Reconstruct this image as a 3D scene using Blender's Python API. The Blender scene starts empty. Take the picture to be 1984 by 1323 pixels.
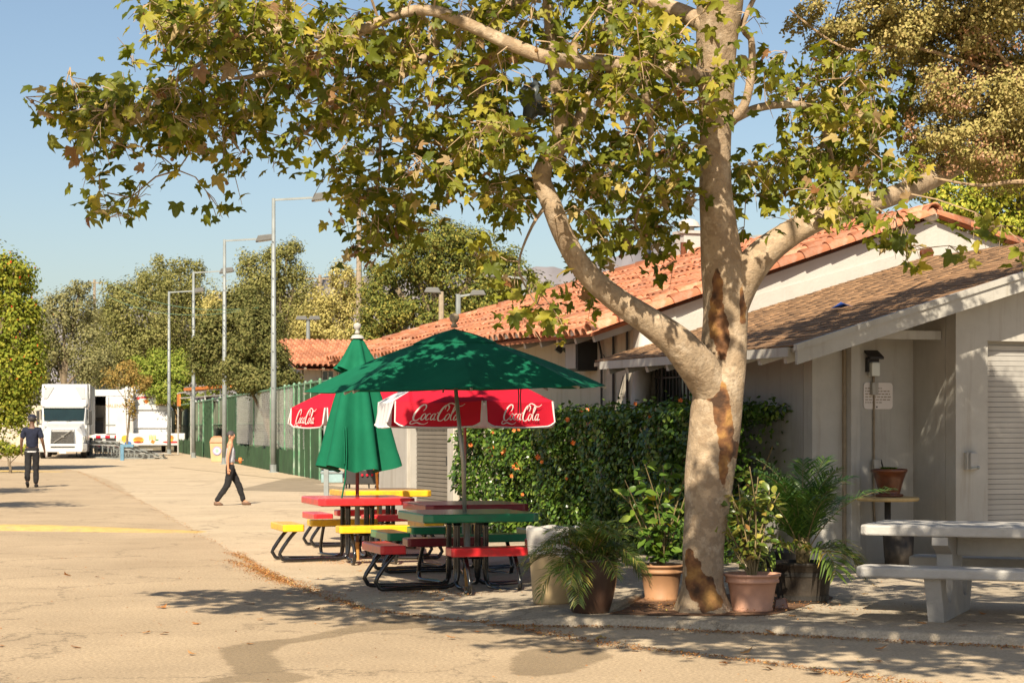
import bpy, math, random
import numpy as np
from mathutils import Vector, Matrix
random.seed(7); RNG = np.random.default_rng(7)
SC = bpy.context.scene; COL = SC.collection
R = math.radians
# ------------------------------------------------------------------ camera
F = 3858.0; CZ = 1.617                      # focal length in photo pixels, eye height
cd = bpy.data.cameras.new('camera'); cam = bpy.data.objects.new('camera', cd); COL.objects.link(cam)
cd.lens = 70; cd.sensor_width = 36; cd.shift_y = (827-661.5)/1984; cd.clip_end = 9000; cd.clip_start = .1
cam.location = (0, 0, CZ); cam.rotation_euler = (R(90), 0, 0); SC.camera = cam
cd.dof.use_dof = True; cd.dof.focus_distance = 18.5; cd.dof.aperture_fstop = 9
# ------------------------------------------------------------------ light
SUNV = Vector((-.22, -1.13, 1.0))           # towards the sun
el = math.atan2(SUNV.z, math.hypot(SUNV.x, SUNV.y))
W = bpy.data.worlds.new('World'); SC.world = W; W.use_nodes = True
nt = W.node_tree; sky = nt.nodes.new('ShaderNodeTexSky'); sky.sky_type = 'NISHITA'; sky.sun_disc = False
sky.sun_elevation = el; sky.sun_rotation = math.atan2(SUNV.x, SUNV.y) % (2*math.pi)
sky.air_density = 1.0; sky.dust_density = 1.3; sky.ozone_density = 1.0
nt.links.new(sky.outputs[0], nt.nodes['Background'].inputs[0]); nt.nodes['Background'].inputs[1].default_value = .066
sl = bpy.data.lights.new('sun', 'SUN'); sl.energy = 5.0; sl.angle = R(.45); sl.color = (1.0, .88, .69)
so = bpy.data.objects.new('sun', sl); COL.objects.link(so); so.location = (-5, -20, 30)
so.rotation_euler = SUNV.to_track_quat('Z', 'Y').to_euler()
vs = SC.view_settings; vs.view_transform = 'Standard'; vs.look = 'None'; vs.exposure = .86; vs.gamma = 1; vs.use_curve_mapping = False
SC.cycles.max_bounces = 6; SC.cycles.transparent_max_bounces = 12
# ------------------------------------------------------------------ helpers
def P(x, y, d): return Vector(((x-992)*d/F, d, CZ+(827-y)*d/F))
def lerp(a, b, t): return a+(b-a)*t
def ss(t): t = max(0., min(1., t)); return t*t*(3-2*t)
KX = [-.8, .45, .86, 1.34, 2.02, 2.92, 3.75, 8, 14]; KY = [16.3, 16.1, 16.1, 15.87, 15.5, 15.0, 14.6, 12.6, 10]
def kerb(x): return float(np.interp(x, KX, KY))
def gz(x, y):
    if x < -.6: return .004
    return .008+.064*ss((x+.5)/1.0)*ss((y-kerb(x))/.09)

def mat(name, col, rough=.7, var=.15, scale=4, bump=.0, bscale=60, metal=0, col2=None, s2=1.0, amt2=.0, spec=.4, coat=0, rnd=0, translucent=0, grain=0, gscale=90, streak=0):
    m = bpy.data.materials.new(name); m.use_nodes = True; t = m.node_tree; N = t.nodes; L = t.links
    b = N['Principled BSDF']; tc = N.new('ShaderNodeTexCoord')
    def noise(sc, det=4, ro=.6):
        n = N.new('ShaderNodeTexNoise'); n.inputs['Scale'].default_value = sc; n.inputs['Detail'].default_value = det; n.inputs['Roughness'].default_value = ro
        L.new(tc.outputs['Object'], n.inputs['Vector']); return n
    n1 = noise(scale); mr = N.new('ShaderNodeMapRange'); mr.inputs[1].default_value = .3; mr.inputs[2].default_value = .7
    mr.inputs[3].default_value = 1-var; mr.inputs[4].default_value = 1+var; L.new(n1.outputs[0], mr.inputs[0])
    vm = N.new('ShaderNodeVectorMath'); vm.operation = 'SCALE'; vm.inputs[0].default_value = col; L.new(mr.outputs[0], vm.inputs['Scale'])
    out = vm.outputs[0]
    if amt2:
        n2 = noise(s2, 5, .65); r2 = N.new('ShaderNodeMapRange'); r2.inputs[1].default_value = .5; r2.inputs[2].default_value = .68; r2.inputs[3].default_value = 0; r2.inputs[4].default_value = amt2
        L.new(n2.outputs[0], r2.inputs[0]); mx = N.new('ShaderNodeMix'); mx.data_type = 'RGBA'
        L.new(r2.outputs[0], mx.inputs[0]); L.new(out, mx.inputs[6]); mx.inputs[7].default_value = (*col2, 1); out = mx.outputs[2]
    if grain:
        n4 = noise(gscale, 3, .8); r4 = N.new('ShaderNodeMapRange'); r4.inputs[1].default_value = .32; r4.inputs[2].default_value = .68; r4.inputs[3].default_value = 1-grain; r4.inputs[4].default_value = 1+grain; L.new(n4.outputs[0], r4.inputs[0])
        v4 = N.new('ShaderNodeVectorMath'); v4.operation = 'SCALE'; L.new(out, v4.inputs[0]); L.new(r4.outputs[0], v4.inputs['Scale']); out = v4.outputs[0]
    if streak:      # irregular darker worn spots and hairline cracks
        n5 = noise(2.6, 8, .75); r5 = N.new('ShaderNodeMapRange'); r5.inputs[1].default_value = .60; r5.inputs[2].default_value = .72; r5.inputs[3].default_value = 1; r5.inputs[4].default_value = 1-streak; L.new(n5.outputs[0], r5.inputs[0])
        vo = N.new('ShaderNodeTexVoronoi'); vo.feature = 'DISTANCE_TO_EDGE'; vo.inputs['Scale'].default_value = .42; wv = N.new('ShaderNodeVectorMath'); wv.operation = 'MULTIPLY_ADD'; n6 = noise(1.3, 6, .7)
        L.new(n6.outputs['Color'], wv.inputs[0]); wv.inputs[1].default_value = (1.6,1.6,0); L.new(tc.outputs['Object'], wv.inputs[2]); L.new(wv.outputs[0], vo.inputs['Vector'])
        r6 = N.new('ShaderNodeMapRange'); r6.inputs[1].default_value = .002; r6.inputs[2].default_value = .012; r6.inputs[3].default_value = .6; r6.inputs[4].default_value = 1; L.new(vo.outputs['Distance'], r6.inputs[0])
        mu = N.new('ShaderNodeMath'); mu.operation = 'MULTIPLY'; L.new(r5.outputs[0], mu.inputs[0]); L.new(r6.outputs[0], mu.inputs[1])
        v5 = N.new('ShaderNodeVectorMath'); v5.operation = 'SCALE'; L.new(out, v5.inputs[0]); L.new(mu.outputs[0], v5.inputs['Scale']); out = v5.outputs[0]
    if rnd:
        oi = N.new('ShaderNodeObjectInfo'); ge = N.new('ShaderNodeNewGeometry'); ad = N.new('ShaderNodeMath'); ad.operation = 'ADD'
        L.new(oi.outputs['Random'], ad.inputs[0]); L.new(ge.outputs['Random Per Island'], ad.inputs[1])
        fr = N.new('ShaderNodeMath'); fr.operation = 'FRACT'; L.new(ad.outputs[0], fr.inputs[0])
        m2 = N.new('ShaderNodeMapRange'); m2.inputs[3].default_value = 1-rnd; m2.inputs[4].default_value = 1+rnd; L.new(fr.outputs[0], m2.inputs[0])
        v2 = N.new('ShaderNodeVectorMath'); v2.operation = 'SCALE'; L.new(out, v2.inputs[0]); L.new(m2.outputs[0], v2.inputs['Scale']); out = v2.outputs[0]
    L.new(out, b.inputs['Base Color']); b.inputs['Roughness'].default_value = rough; b.inputs['Metallic'].default_value = metal
    b.inputs['Specular IOR Level'].default_value = spec; b.inputs['Coat Weight'].default_value = coat; b.inputs['Coat Roughness'].default_value = .12
    if bump:
        n3 = noise(bscale, 6, .7); bp = N.new('ShaderNodeBump'); bp.inputs['Strength'].default_value = bump; bp.inputs['Distance'].default_value = .02
        L.new(n3.outputs[0], bp.inputs['Height']); L.new(bp.outputs[0], b.inputs['Normal'])
    if translucent:
        tr = N.new('ShaderNodeBsdfTranslucent'); L.new(out, tr.inputs[0]); ms = N.new('ShaderNodeMixShader'); ms.inputs[0].default_value = translucent
        L.new(b.outputs[0], ms.inputs[1]); L.new(tr.outputs[0], ms.inputs[2]); L.new(ms.outputs[0], N['Material Output'].inputs[0])
    return m

def leafmat(name, cols, trans=.3, rough=.5, spec=.35):
    """cols: [(position, rgb)] picked per leaf"""
    m = bpy.data.materials.new(name); m.use_nodes = True; t = m.node_tree; N = t.nodes; L = t.links; b = N['Principled BSDF']
    oi = N.new('ShaderNodeObjectInfo'); ge = N.new('ShaderNodeNewGeometry'); ad = N.new('ShaderNodeMath'); ad.operation = 'ADD'
    L.new(oi.outputs['Random'], ad.inputs[0]); L.new(ge.outputs['Random Per Island'], ad.inputs[1])
    fr = N.new('ShaderNodeMath'); fr.operation = 'FRACT'; L.new(ad.outputs[0], fr.inputs[0])
    cr = N.new('ShaderNodeValToRGB'); e = cr.color_ramp.elements
    while len(e) < len(cols): e.new(.5)
    for i, (p, c) in enumerate(cols): e[i].position = p; e[i].color = (*c, 1)
    L.new(fr.outputs[0], cr.inputs[0])
    L.new(cr.outputs[0], b.inputs['Base Color']); b.inputs['Roughness'].default_value = rough; b.inputs['Specular IOR Level'].default_value = spec
    tr = N.new('ShaderNodeBsdfTranslucent'); hs = N.new('ShaderNodeHueSaturation'); hs.inputs['Value'].default_value = 1.25; hs.inputs['Saturation'].default_value = 1.1
    L.new(cr.outputs[0], hs.inputs['Color']); L.new(hs.outputs[0], tr.inputs[0])
    ms = N.new('ShaderNodeMixShader'); ms.inputs[0].default_value = trans
    L.new(b.outputs[0], ms.inputs[1]); L.new(tr.outputs[0], ms.inputs[2]); L.new(ms.outputs[0], N['Material Output'].inputs[0])
    return m

class MB:
    def __init__(s): s.v = []; s.f = []; s.m = []
    def add(s, vs, fs, mi=0):
        o = len(s.v); s.v += [tuple(v) for v in vs]; s.f += [tuple(i+o for i in f) for f in fs]; s.m += [mi]*len(fs); return s
    def box(s, c, d, rz=0, M=None, mi=0):
        x, y, z = d[0]/2, d[1]/2, d[2]/2
        vs = [Vector(p) for p in ((-x,-y,-z),(x,-y,-z),(x,y,-z),(-x,y,-z),(-x,-y,z),(x,-y,z),(x,y,z),(-x,y,z))]
        Q = M if M is not None else Matrix.Rotation(rz, 3, 'Z')
        return s.add([Q@v+Vector(c) for v in vs], [(0,3,2,1),(4,5,6,7),(0,1,5,4),(1,2,6,5),(2,3,7,6),(3,0,4,7)], mi)
    def bar(s, a, b, w, h=None, mi=0):
        """box beam from a to b, w wide (horizontal), h high"""
        a, b = Vector(a), Vector(b); h = h or w; D = (b-a).normalized()
        up = Vector((0,0,1)) if abs(D.z) < .95 else Vector((0,1,0))
        X = D.cross(up).normalized()*w/2; U = X.cross(D).normalized()*h/2
        vs = [p+sx*X+su*U for p in (a, b) for sx, su in ((-1,-1),(1,-1),(1,1),(-1,1))]
        return s.add(vs, [(3,2,1,0),(4,5,6,7),(0,1,5,4),(1,2,6,5),(2,3,7,6),(3,0,4,7)], mi)
    def tube(s, pts, r, n=8, cap=True, mi=0):
        pts = [Vector(p) for p in pts]; k = len(pts); r = r if isinstance(r, (list, tuple)) else [r]*k
        T = [(pts[min(i+1,k-1)]-pts[max(i-1,0)]).normalized() for i in range(k)]
        u = T[0].orthogonal().normalized(); vs = []
        for i in range(k):
            u = (u-T[i]*u.dot(T[i])); u = u.normalized() if u.length > 1e-6 else T[i].orthogonal().normalized(); w = T[i].cross(u)
            for j in range(n):
                a = 2*math.pi*j/n; vs.append(pts[i]+(u*math.cos(a)+w*math.sin(a))*r[i])
        fs = [(i*n+j, i*n+(j+1)%n, (i+1)*n+(j+1)%n, (i+1)*n+j) for i in range(k-1) for j in range(n)]
        if cap: fs += [tuple(range(n-1,-1,-1)), tuple((k-1)*n+j for j in range(n))]
        return s.add(vs, fs, mi)
    def lathe(s, prof, n=24, c=(0,0,0), mi=0, cap=False, fn=None):
        vs = []; c = Vector(c)
        for (r, z) in prof:
            for j in range(n):
                a = 2*math.pi*j/n; rr, zz = (r, z) if fn is None else fn(r, z, a); vs.append(c+Vector((rr*math.cos(a), rr*math.sin(a), zz)))
        k = len(prof)
        fs = [(i*n+j, i*n+(j+1)%n, (i+1)*n+(j+1)%n, (i+1)*n+j) for i in range(k-1) for j in range(n)]
        if cap: fs += [tuple(range(n-1,-1,-1)), tuple((k-1)*n+j for j in range(n))]
        return s.add(vs, fs, mi)
    def ball(s, c, r, sc=(1,1,1), n=12, m=8, mi=0):
        prof = [(max(1e-4, r*math.sin(math.pi*i/m)), -r*math.cos(math.pi*i/m)) for i in range(m+1)]
        o = len(s.v); s.lathe(prof, n, (0,0,0), mi)
        for i in range(o, len(s.v)): v = s.v[i]; s.v[i] = (v[0]*sc[0]+c[0], v[1]*sc[1]+c[1], v[2]*sc[2]+c[2])
        return s
    def prism(s, poly, ext, mi=0):
        poly = [Vector(p) for p in poly]; e = Vector(ext); n = len(poly)
        return s.add(poly+[p+e for p in poly], [tuple(range(n-1,-1,-1)), tuple(range(n,2*n))]+[(i,(i+1)%n,(i+1)%n+n,i+n) for i in range(n)], mi)
    def mesh(s, name, mats, smooth=False):
        me = bpy.data.meshes.new(name); me.from_pydata([tuple(v) for v in s.v], [], s.f)
        for m in (mats if isinstance(mats, (list, tuple)) else [mats]): me.materials.append(m)
        if any(s.m): me.polygons.foreach_set('material_index', s.m)
        if smooth: me.polygons.foreach_set('use_smooth', [True]*len(me.polygons))
        me.update(); return me
    def build(s, name, mats, parent=None, smooth=False, bevel=0, kind=None, label=None, loc=None, fix=True):
        me = s.mesh(name, mats, smooth)
        if fix:
            import bmesh
            bm = bmesh.new(); bm.from_mesh(me); bmesh.ops.recalc_face_normals(bm, faces=bm.faces); bm.to_mesh(me); bm.free()
        return link(name, me, parent, bevel, kind, label, loc)

def link(name, me, parent=None, bevel=0, kind=None, label=None, loc=None):
    o = bpy.data.objects.new(name, me); COL.objects.link(o); o.parent = parent
    if loc is not None: o.location = loc
    if bevel:
        b = o.modifiers.new('bevel', 'BEVEL'); b.width = bevel; b.segments = 2; b.limit_method = 'ANGLE'; b.angle_limit = R(40)
    if kind: o['kind'] = kind
    if label: o['label'] = label
    return o
def thing(name, label, cat, loc=(0,0,0), rz=0, group=None):
    o = bpy.data.objects.new(name, None); COL.objects.link(o); o.location = loc; o.rotation_euler = (0,0,rz); o.empty_display_size = .1
    o['label'] = label; o['category'] = cat
    if group: o['group'] = group
    return o
def tag(o, label, cat, group=None):
    o['label'] = label; o['category'] = cat
    if group: o['group'] = group
    return o
def copy_tree(o, parent=None):
    c = o.copy(); COL.objects.link(c); c.parent = parent
    for ch in list(o.children): copy_tree(ch, c)
    return c
def trimesh(name, V, T, mats, smooth=False):
    me = bpy.data.meshes.new(name); V = np.asarray(V, np.float32); T = np.asarray(T, np.int32)
    me.vertices.add(len(V)); me.vertices.foreach_set('co', V.ravel()); me.loops.add(T.size); me.loops.foreach_set('vertex_index', T.ravel())
    k = T.shape[1]; me.polygons.add(len(T)); me.polygons.foreach_set('loop_start', np.arange(0, T.size, k, dtype=np.int32))
    if smooth: me.polygons.foreach_set('use_smooth', np.ones(len(T), bool))
    me.materials.append(mats); me.update(calc_edges=True); me.validate(); return me
def frames(nrm, tip):
    """rotation matrices with z = nrm and y near tip; arrays (N,3)"""
    z = nrm/np.linalg.norm(nrm, axis=1, keepdims=True); y = tip-z*(tip*z).sum(1, keepdims=True); y /= np.linalg.norm(y, axis=1, keepdims=True)+1e-9
    return np.stack([np.cross(y, z), y, z], axis=2)
def scatter(tv, tf, pos, Rm, sc):
    tv = np.asarray(tv, float); tf = np.asarray(tf); V = np.einsum('nij,kj->nki', Rm, tv)*np.asarray(sc).reshape(-1,1,1)+pos[:,None,:]
    T = tf[None]+(np.arange(len(pos))*len(tv))[:,None,None]; return V.reshape(-1,3), T.reshape(-1, tf.shape[1])
def rdir(n): v = RNG.normal(size=(n,3)); return v/np.linalg.norm(v, axis=1, keepdims=True)
# leaf shapes: y = towards tip, base at origin, unit length about 1
RHOMB = ([(0,0,0),(.32,.5,.08),(0,1,-.05),(-.32,.5,.08)], [(0,1,2),(0,2,3)])
OVAL = ([(0,0,0),(.2,.22,.05),(.27,.5,.06),(.17,.8,.02),(0,1,-.1),(-.17,.8,.02),(-.27,.5,.06),(-.2,.22,.05),(0,.5,0)],
        [(0,1,8),(1,2,8),(2,3,8),(3,4,8),(4,5,8),(5,6,8),(6,7,8),(7,0,8)])
def lobed(seed):
    r = random.Random(seed); pol = [(-90,.10),(-45,.40),(-12,.66),(5,.46),(22,.62),(38,.86),(50,.56),(62,.60),(76,.80),(90,1.05),(104,.80),(118,.60),(130,.56),(142,.86),(158,.62),(175,.46),(192,.66),(225,.40)]
    vs = [(0,.12,.02)]; cu, cv = r.uniform(-.1,.45), r.uniform(.1,.5)
    for a, q in pol:
        q *= r.uniform(.86, 1.12); x, y = q*math.cos(R(a)), q*math.sin(R(a))+.12
        vs.append((x*.95, y, cu*abs(x)-cv*q*q+r.uniform(-.09, .09)))
    return vs, [(0, i, i%18+1) for i in range(1, 19)]
LOBED = [lobed(i) for i in range(8)]
def poly_interp(pts, step):
    """catmull-rom through tuples of floats"""
    out = []; n = len(pts)
    for i in range(n-1):
        p0, p1, p2, p3 = (np.array(pts[max(0,min(n-1,j))], float) for j in (i-1,i,i+1,i+2))
        k = max(1, int(np.linalg.norm((p2-p1)[:3])/step))
        for q in range(k):
            t = q/k; out.append(.5*((2*p1)+(-p0+p2)*t+(2*p0-5*p1+4*p2-p3)*t*t+(-p0+3*p1-3*p2+p3)*t**3))
    out.append(np.array(pts[-1], float)); return out
# ------------------------------------------------------------------ materials
M = {}
M['asphalt'] = mat('asphalt', (.40,.305,.20), .9, .12, .55, .35, 90, col2=(.29,.215,.135), s2=.35, amt2=.4, spec=.2, grain=.36, gscale=38, streak=.28)
M['asphalt_dark'] = mat('asphalt_dark', (.25,.20,.135), .9, .15, 1.5, .35, 90, col2=(.36,.29,.2), s2=1.2, amt2=.6, spec=.2)
M['concrete'] = mat('concrete', (.46,.365,.25), .9, .1, .5, .25, 80, col2=(.36,.275,.18), s2=.6, amt2=.45, spec=.2, grain=.24, gscale=40, streak=.24)
M['walk'] = mat('walk_concrete', (.40,.335,.25), .9, .14, 1.2, .3, 70, col2=(.27,.215,.15), s2=.9, amt2=.5, spec=.2, grain=.26, gscale=40, streak=.25)
M['soil'] = mat('soil', (.16,.085,.045), .95, .4, 9, .8, 40)
M['earth'] = mat('dry_earth', (.20,.16,.09), .95, .3, .2, .3, 8)
M['lawn'] = mat('lawn', (.13,.17,.04), .9, .3, 2, .6, 30)
M['yellow_line'] = mat('yellow_road_paint', (.50,.34,.115), .85, .15, 6, .2, 60, col2=(.40,.30,.17), s2=4, amt2=.85, grain=.15, gscale=50)
M['white_wall'] = mat('white_stucco', (.46,.435,.40), .9, .05, 1.5, .35, 25, col2=(.48,.43,.36), s2=1.6, amt2=.35)
M['cream_wall'] = mat('cream_stucco', (.46,.41,.33), .9, .07, 1.2, .3, 25, col2=(.34,.29,.22), s2=1.2, amt2=.4)
def stain_wall(m, amt, col):
    N = m.node_tree.nodes; L = m.node_tree.links; b = N['Principled BSDF']; src = b.inputs['Base Color'].links[0].from_socket; mp = N.new('ShaderNodeMapping'); mp.inputs['Scale'].default_value = (7,7,.45); L.new(N['Texture Coordinate'].outputs['Object'], mp.inputs[0])
    n = N.new('ShaderNodeTexNoise'); n.inputs['Scale'].default_value = 1; n.inputs['Detail'].default_value = 6; n.inputs['Roughness'].default_value = .7; L.new(mp.outputs[0], n.inputs['Vector']); r = N.new('ShaderNodeMapRange'); r.inputs[1].default_value = .52; r.inputs[2].default_value = .72; r.inputs[4].default_value = amt; L.new(n.outputs[0], r.inputs[0])
    x = N.new('ShaderNodeMix'); x.data_type = 'RGBA'; L.new(r.outputs[0], x.inputs[0]); L.new(src, x.inputs[6]); x.inputs[7].default_value = (*col,1); L.new(x.outputs[2], b.inputs['Base Color'])
M['grey_paint'] = mat('grey_paint', (.34,.325,.30), .65, .06, 3, .1, 30)
M['grey_trim'] = mat('grey_trim', (.40,.382,.345), .65, .07, 4, .12, 30, col2=(.34,.31,.26), s2=1.5, amt2=.35)
stain_wall(M['grey_trim'], .55, (.24,.205,.155)); stain_wall(M['cream_wall'], .5, (.25,.20,.14)); stain_wall(M['white_wall'], .3, (.34,.30,.25)); stain_wall(M['grey_paint'], .5, (.2,.175,.14))
M['shutter'] = mat('shutter_paint', (.38,.365,.34), .55, .06, 3, .05, 20, rnd=.09, col2=(.27,.24,.20), s2=2.2, amt2=.4)
M['shutter_dark'] = mat('bronze_shutter', (.16,.145,.125), .45, .1, 3, .05, 20, rnd=.08)
M['dark'] = mat('dark_metal', (.03,.028,.026), .5, .2, 5)
M['black_tube'] = mat('black_enamel', (.010,.010,.011), .22, .2, 5, coat=.5)
M['galv'] = mat('galvanised', (.25,.27,.265), .55, .15, 3, metal=.3)
M['head_grey'] = mat('lamp_head_grey', (.13,.13,.125), .6, .15, 4)
M['alu'] = mat('aluminium', (.5,.49,.46), .45, .1, 4, metal=.4)
M['tile'] = mat('clay_tile', (.37,.135,.066), .85, .25, 5, .3, 40, rnd=.32, col2=(.48,.29,.20), s2=7, amt2=.75)
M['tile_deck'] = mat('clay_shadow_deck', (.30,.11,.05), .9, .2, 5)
M['mortar'] = mat('mortar', (.62,.57,.5), .9, .15, 20, .5, 60)
M['shingle'] = mat('asphalt_shingle', (.25,.145,.075), .95, .25, 14, .5, 120, rnd=.28)
M['wood_grey'] = mat('weathered_wood', (.30,.24,.17), .85, .2, 8, .2, 40)
for n, c in (('red',(.62,.025,.03)),('yellow',(.80,.47,.02)),('green',(.016,.19,.085)),('maroon',(.20,.012,.02))):
    M[n+'_coat'] = mat(n+'_coated_plank', c, .3, .08, 6, .05, 25, coat=.3, col2=tuple(.45*q+.035 for q in c), s2=9, amt2=.65)
M['green_cloth'] = mat('green_canvas', (.007,.128,.066), .85, .1, 3, .15, 160, col2=(.014,.175,.09), s2=2, amt2=.4, spec=.15, translucent=.12)
M['red_cloth'] = mat('red_canvas', (.60,.012,.035), .7, .08, 3, .1, 100, spec=.25, translucent=.22)
M['white_cloth'] = mat('white_canvas', (.76,.75,.75), .75, .05, 3, .1, 100, spec=.2, translucent=.25)
M['print_white'] = mat('white_print', (.72,.66,.62), .7, .05, 3)
M['pole_metal'] = mat('steel_pole', (.34,.30,.24), .35, .15, 8, metal=.6)
M['pole_brown'] = mat('brown_pole', (.10,.04,.03), .45, .15, 8)
M['pole_wood'] = mat('varnished_wood_pole', (.50,.25,.06), .5, .2, 12)
M['plastic_tan'] = mat('tan_plastic', (.50,.37,.20), .5, .1, 2, .05, 10)
M['bag'] = mat('translucent_bag', (.72,.69,.64), .35, .08, 6, .6, 9, translucent=.3)
M['terracotta'] = mat('terracotta_plastic', (.52,.285,.19), .6, .1, 6, .08, 60, col2=(.42,.22,.14), s2=4, amt2=.5)
M['terracotta2'] = mat('brown_terracotta', (.34,.18,.09), .6, .12, 6, .08, 60)
M['glaze'] = mat('brown_glaze', (.075,.040,.026), .3, .25, 4, .05, 12, coat=.3)
M['barrel'] = mat('dark_barrel', (.038,.030,.023), .6, .3, 12, .2, 30)
M['rust_pot'] = mat('rust_glazed_pot', (.115,.034,.012), .35, .45, 7, .08, 20, coat=.3)
M['pot_soil'] = mat('pot_soil', (.05,.03,.02), .95, .3, 20, .5, 60)
M['concrete_white'] = mat('painted_concrete', (.40,.385,.36), .8, .08, 4, .35, 50, col2=(.29,.27,.235), s2=5, amt2=.35)
M['truck_white'] = mat('white_vehicle_paint', (.54,.54,.535), .35, .05, 1.5, coat=.4, col2=(.46,.45,.43), s2=1.2, amt2=.4)
M['truck_grey'] = mat('grey_vehicle_panel', (.33,.33,.33), .45, .06, 1)
M['glass'] = mat('tinted_glass', (.010,.022,.022), .08, .2, 1, spec=.8)
M['rubber'] = mat('tyre_rubber', (.02,.02,.02), .85, .2, 8)
M['chrome'] = mat('chrome', (.6,.6,.6), .2, .05, 4, metal=.9)
M['lens'] = mat('lamp_lens', (.62,.63,.58), .15, .05, 4, spec=.7)
M['skin'] = mat('skin', (.46,.23,.13), .55, .08, 6)
M['skin_dark'] = mat('dark_skin', (.12,.06,.035), .55, .08, 6)
M['navy'] = mat('navy_cotton', (.010,.013,.03), .9, .25, 14, .3, 20)
M['black_cloth'] = mat('black_cotton', (.014,.013,.014), .9, .25, 14, .3, 20)
M['grey_cloth'] = mat('grey_jersey', (.42,.42,.46), .9, .12, 14, .3, 20)
M['hair'] = mat('dark_grey_hair', (.05,.045,.045), .7, .3, 30)
M['screen'] = mat('green_windscreen', (.028,.075,.028), .9, .25, 1.5, .2, 40)
M['screen_grey'] = mat('grey_green_windscreen', (.21,.235,.16), .9, .15, .6, .1, 40)
M['fence_green'] = mat('green_fence_pipe', (.09,.21,.115), .6, .35, 4, col2=(.40,.43,.37), s2=3, amt2=.6)
M['blue_paint'] = mat('pale_blue_paint', (.10,.21,.30), .6, .15, 5)
M['orange_paint'] = mat('orange_canvas', (.60,.19,.035), .7, .1, 4)
M['bark_far'] = mat('tree_bark', (.17,.13,.085), .95, .3, 3, .5, 12)
M['twig'] = mat('twig_bark', (.36,.255,.155), .9, .25, 12, .3, 60)
M['flower'] = leafmat('hibiscus_petal', [(0,(.85,.19,.03)),(.5,(.9,.30,.06)),(1,(.72,.10,.05))], .3)
M['flower_red'] = leafmat('red_flower', [(0,(.55,.05,.02)),(1,(.7,.12,.03))], .2)
M['seed'] = leafmat('seed_cluster', [(0,(.36,.19,.11)),(.6,(.30,.16,.07)),(1,(.42,.26,.17))], .15)
M['stone'] = mat('hazed_hill', (.27,.245,.25), .95, .12, .004, col2=(.23,.21,.21), s2=.008, amt2=.7)  # muted purple-grey carries the distance haze in the hill's own colour
# ================================================================== SETTING
def sheet(name, pts, z, m, kind='structure'):
    me = bpy.data.meshes.new(name); me.from_pydata([(x,y,z) for x,y in pts], [], [tuple(range(len(pts)))]); me.materials.append(m); me.update()
    if me.polygons[0].normal.z < 0: me.flip_normals()
    return link(name, me, kind=kind)
def G(x, y, z=0): d = F*(CZ-z)/(y-827); return ((x-992)*d/F, d)
sheet('ground', [(-3000,-60),(3000,-60),(3000,6000),(-3000,6000)], -.02, M['earth'])
sheet('road', [(-70,-40),(40,-40),(40,135),(-70,135)], 0, M['asphalt'])
BND = [(-33,118),(-15.8,72.5),(-7.71,41.9),(-5.24,32.15),(-3.57,25.6),(-2.87,22.7),(-2.05,19.9),(-1.30,17.57),(.03,16.0),(.79,14.64),(1.56,13.83),(2.46,12.6),(4.3,10.2),(8,5.5)]
_b = [tuple(p) for p in poly_interp(BND, .35)]
_b = [(x+random.gauss(0,.012)*min(y/15,3), y) for x, y in _b]
mb = MB()
for (x0,y0),(x1,y1) in zip(_b, _b[1:]):
    xs0, xs1 = [x0, x0+.05, 30], [x1, x1+.05, 30]
    mb.add([(xs0[0],y0,.001),(xs0[1],y0,.004),(30,y0,.004),(xs1[0],y1,.001),(xs1[1],y1,.004),(30,y1,.004)], [(0,1,4,3),(1,2,5,4)])
mb.build('concrete_apron', M['concrete'], kind='structure')
# raised sidewalk with a rounded kerb
xs = list(np.arange(-.7, 13.6, .1)); offs = [-.03,0,.02,.045,.07,.1,.2,1.0,4,8,14,24]
V = [(x, kerb(x)+o+(.015*math.sin(x*5.1)+.01*math.sin(x*13)) , gz(x, kerb(x)+o) if o >= 0 else -.03) for o in offs for x in xs]; n = len(xs)
me = bpy.data.meshes.new('sidewalk'); me.from_pydata(V, [], [(j*n+i, j*n+i+1, (j+1)*n+i+1, (j+1)*n+i) for j in range(len(offs)-1) for i in range(n-1)]); me.materials.append(M['walk'])
link('sidewalk', me, kind='structure')
def blobsheet(name, pts, z, m, jit=.06, step=.12):
    q = poly_interp(pts+[pts[0]], step)[:-1]; q = [(p[0]+random.gauss(0,jit), p[1]+random.gauss(0,jit)) for p in q]; return sheet(name, q, z, m)
# damp dark stain and asphalt repairs
def stain_mat():
    m = mat('damp_stain', (.28,.215,.135), .85, .15, 1.5, .35, 90, spec=.25, grain=.2, gscale=55); N = m.node_tree.nodes; L = m.node_tree.links; tc = N['Texture Coordinate']
    at = N.new('ShaderNodeAttribute'); at.attribute_name = 'inside'; n = N.new('ShaderNodeTexNoise'); n.inputs['Scale'].default_value = 5; n.inputs['Detail'].default_value = 9; n.inputs['Roughness'].default_value = .75; L.new(tc.outputs['Object'], n.inputs['Vector'])
    a = N.new('ShaderNodeMath'); a.operation = 'MULTIPLY_ADD'; a.inputs[1].default_value = .75; L.new(n.outputs[0], a.inputs[0]); L.new(at.outputs['Fac'], a.inputs[2])
    r = N.new('ShaderNodeMapRange'); r.inputs[1].default_value = .36; r.inputs[2].default_value = .52; r.inputs[4].default_value = .42; L.new(a.outputs[0], r.inputs[0])
    tr = N.new('ShaderNodeBsdfTransparent'); mx = N.new('ShaderNodeMixShader'); L.new(r.outputs[0], mx.inputs[0]); L.new(tr.outputs[0], mx.inputs[1]); L.new(N['Principled BSDF'].outputs[0], mx.inputs[2]); L.new(mx.outputs[0], N['Material Output'].inputs[0]); return m
STAIN = stain_mat()
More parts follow.
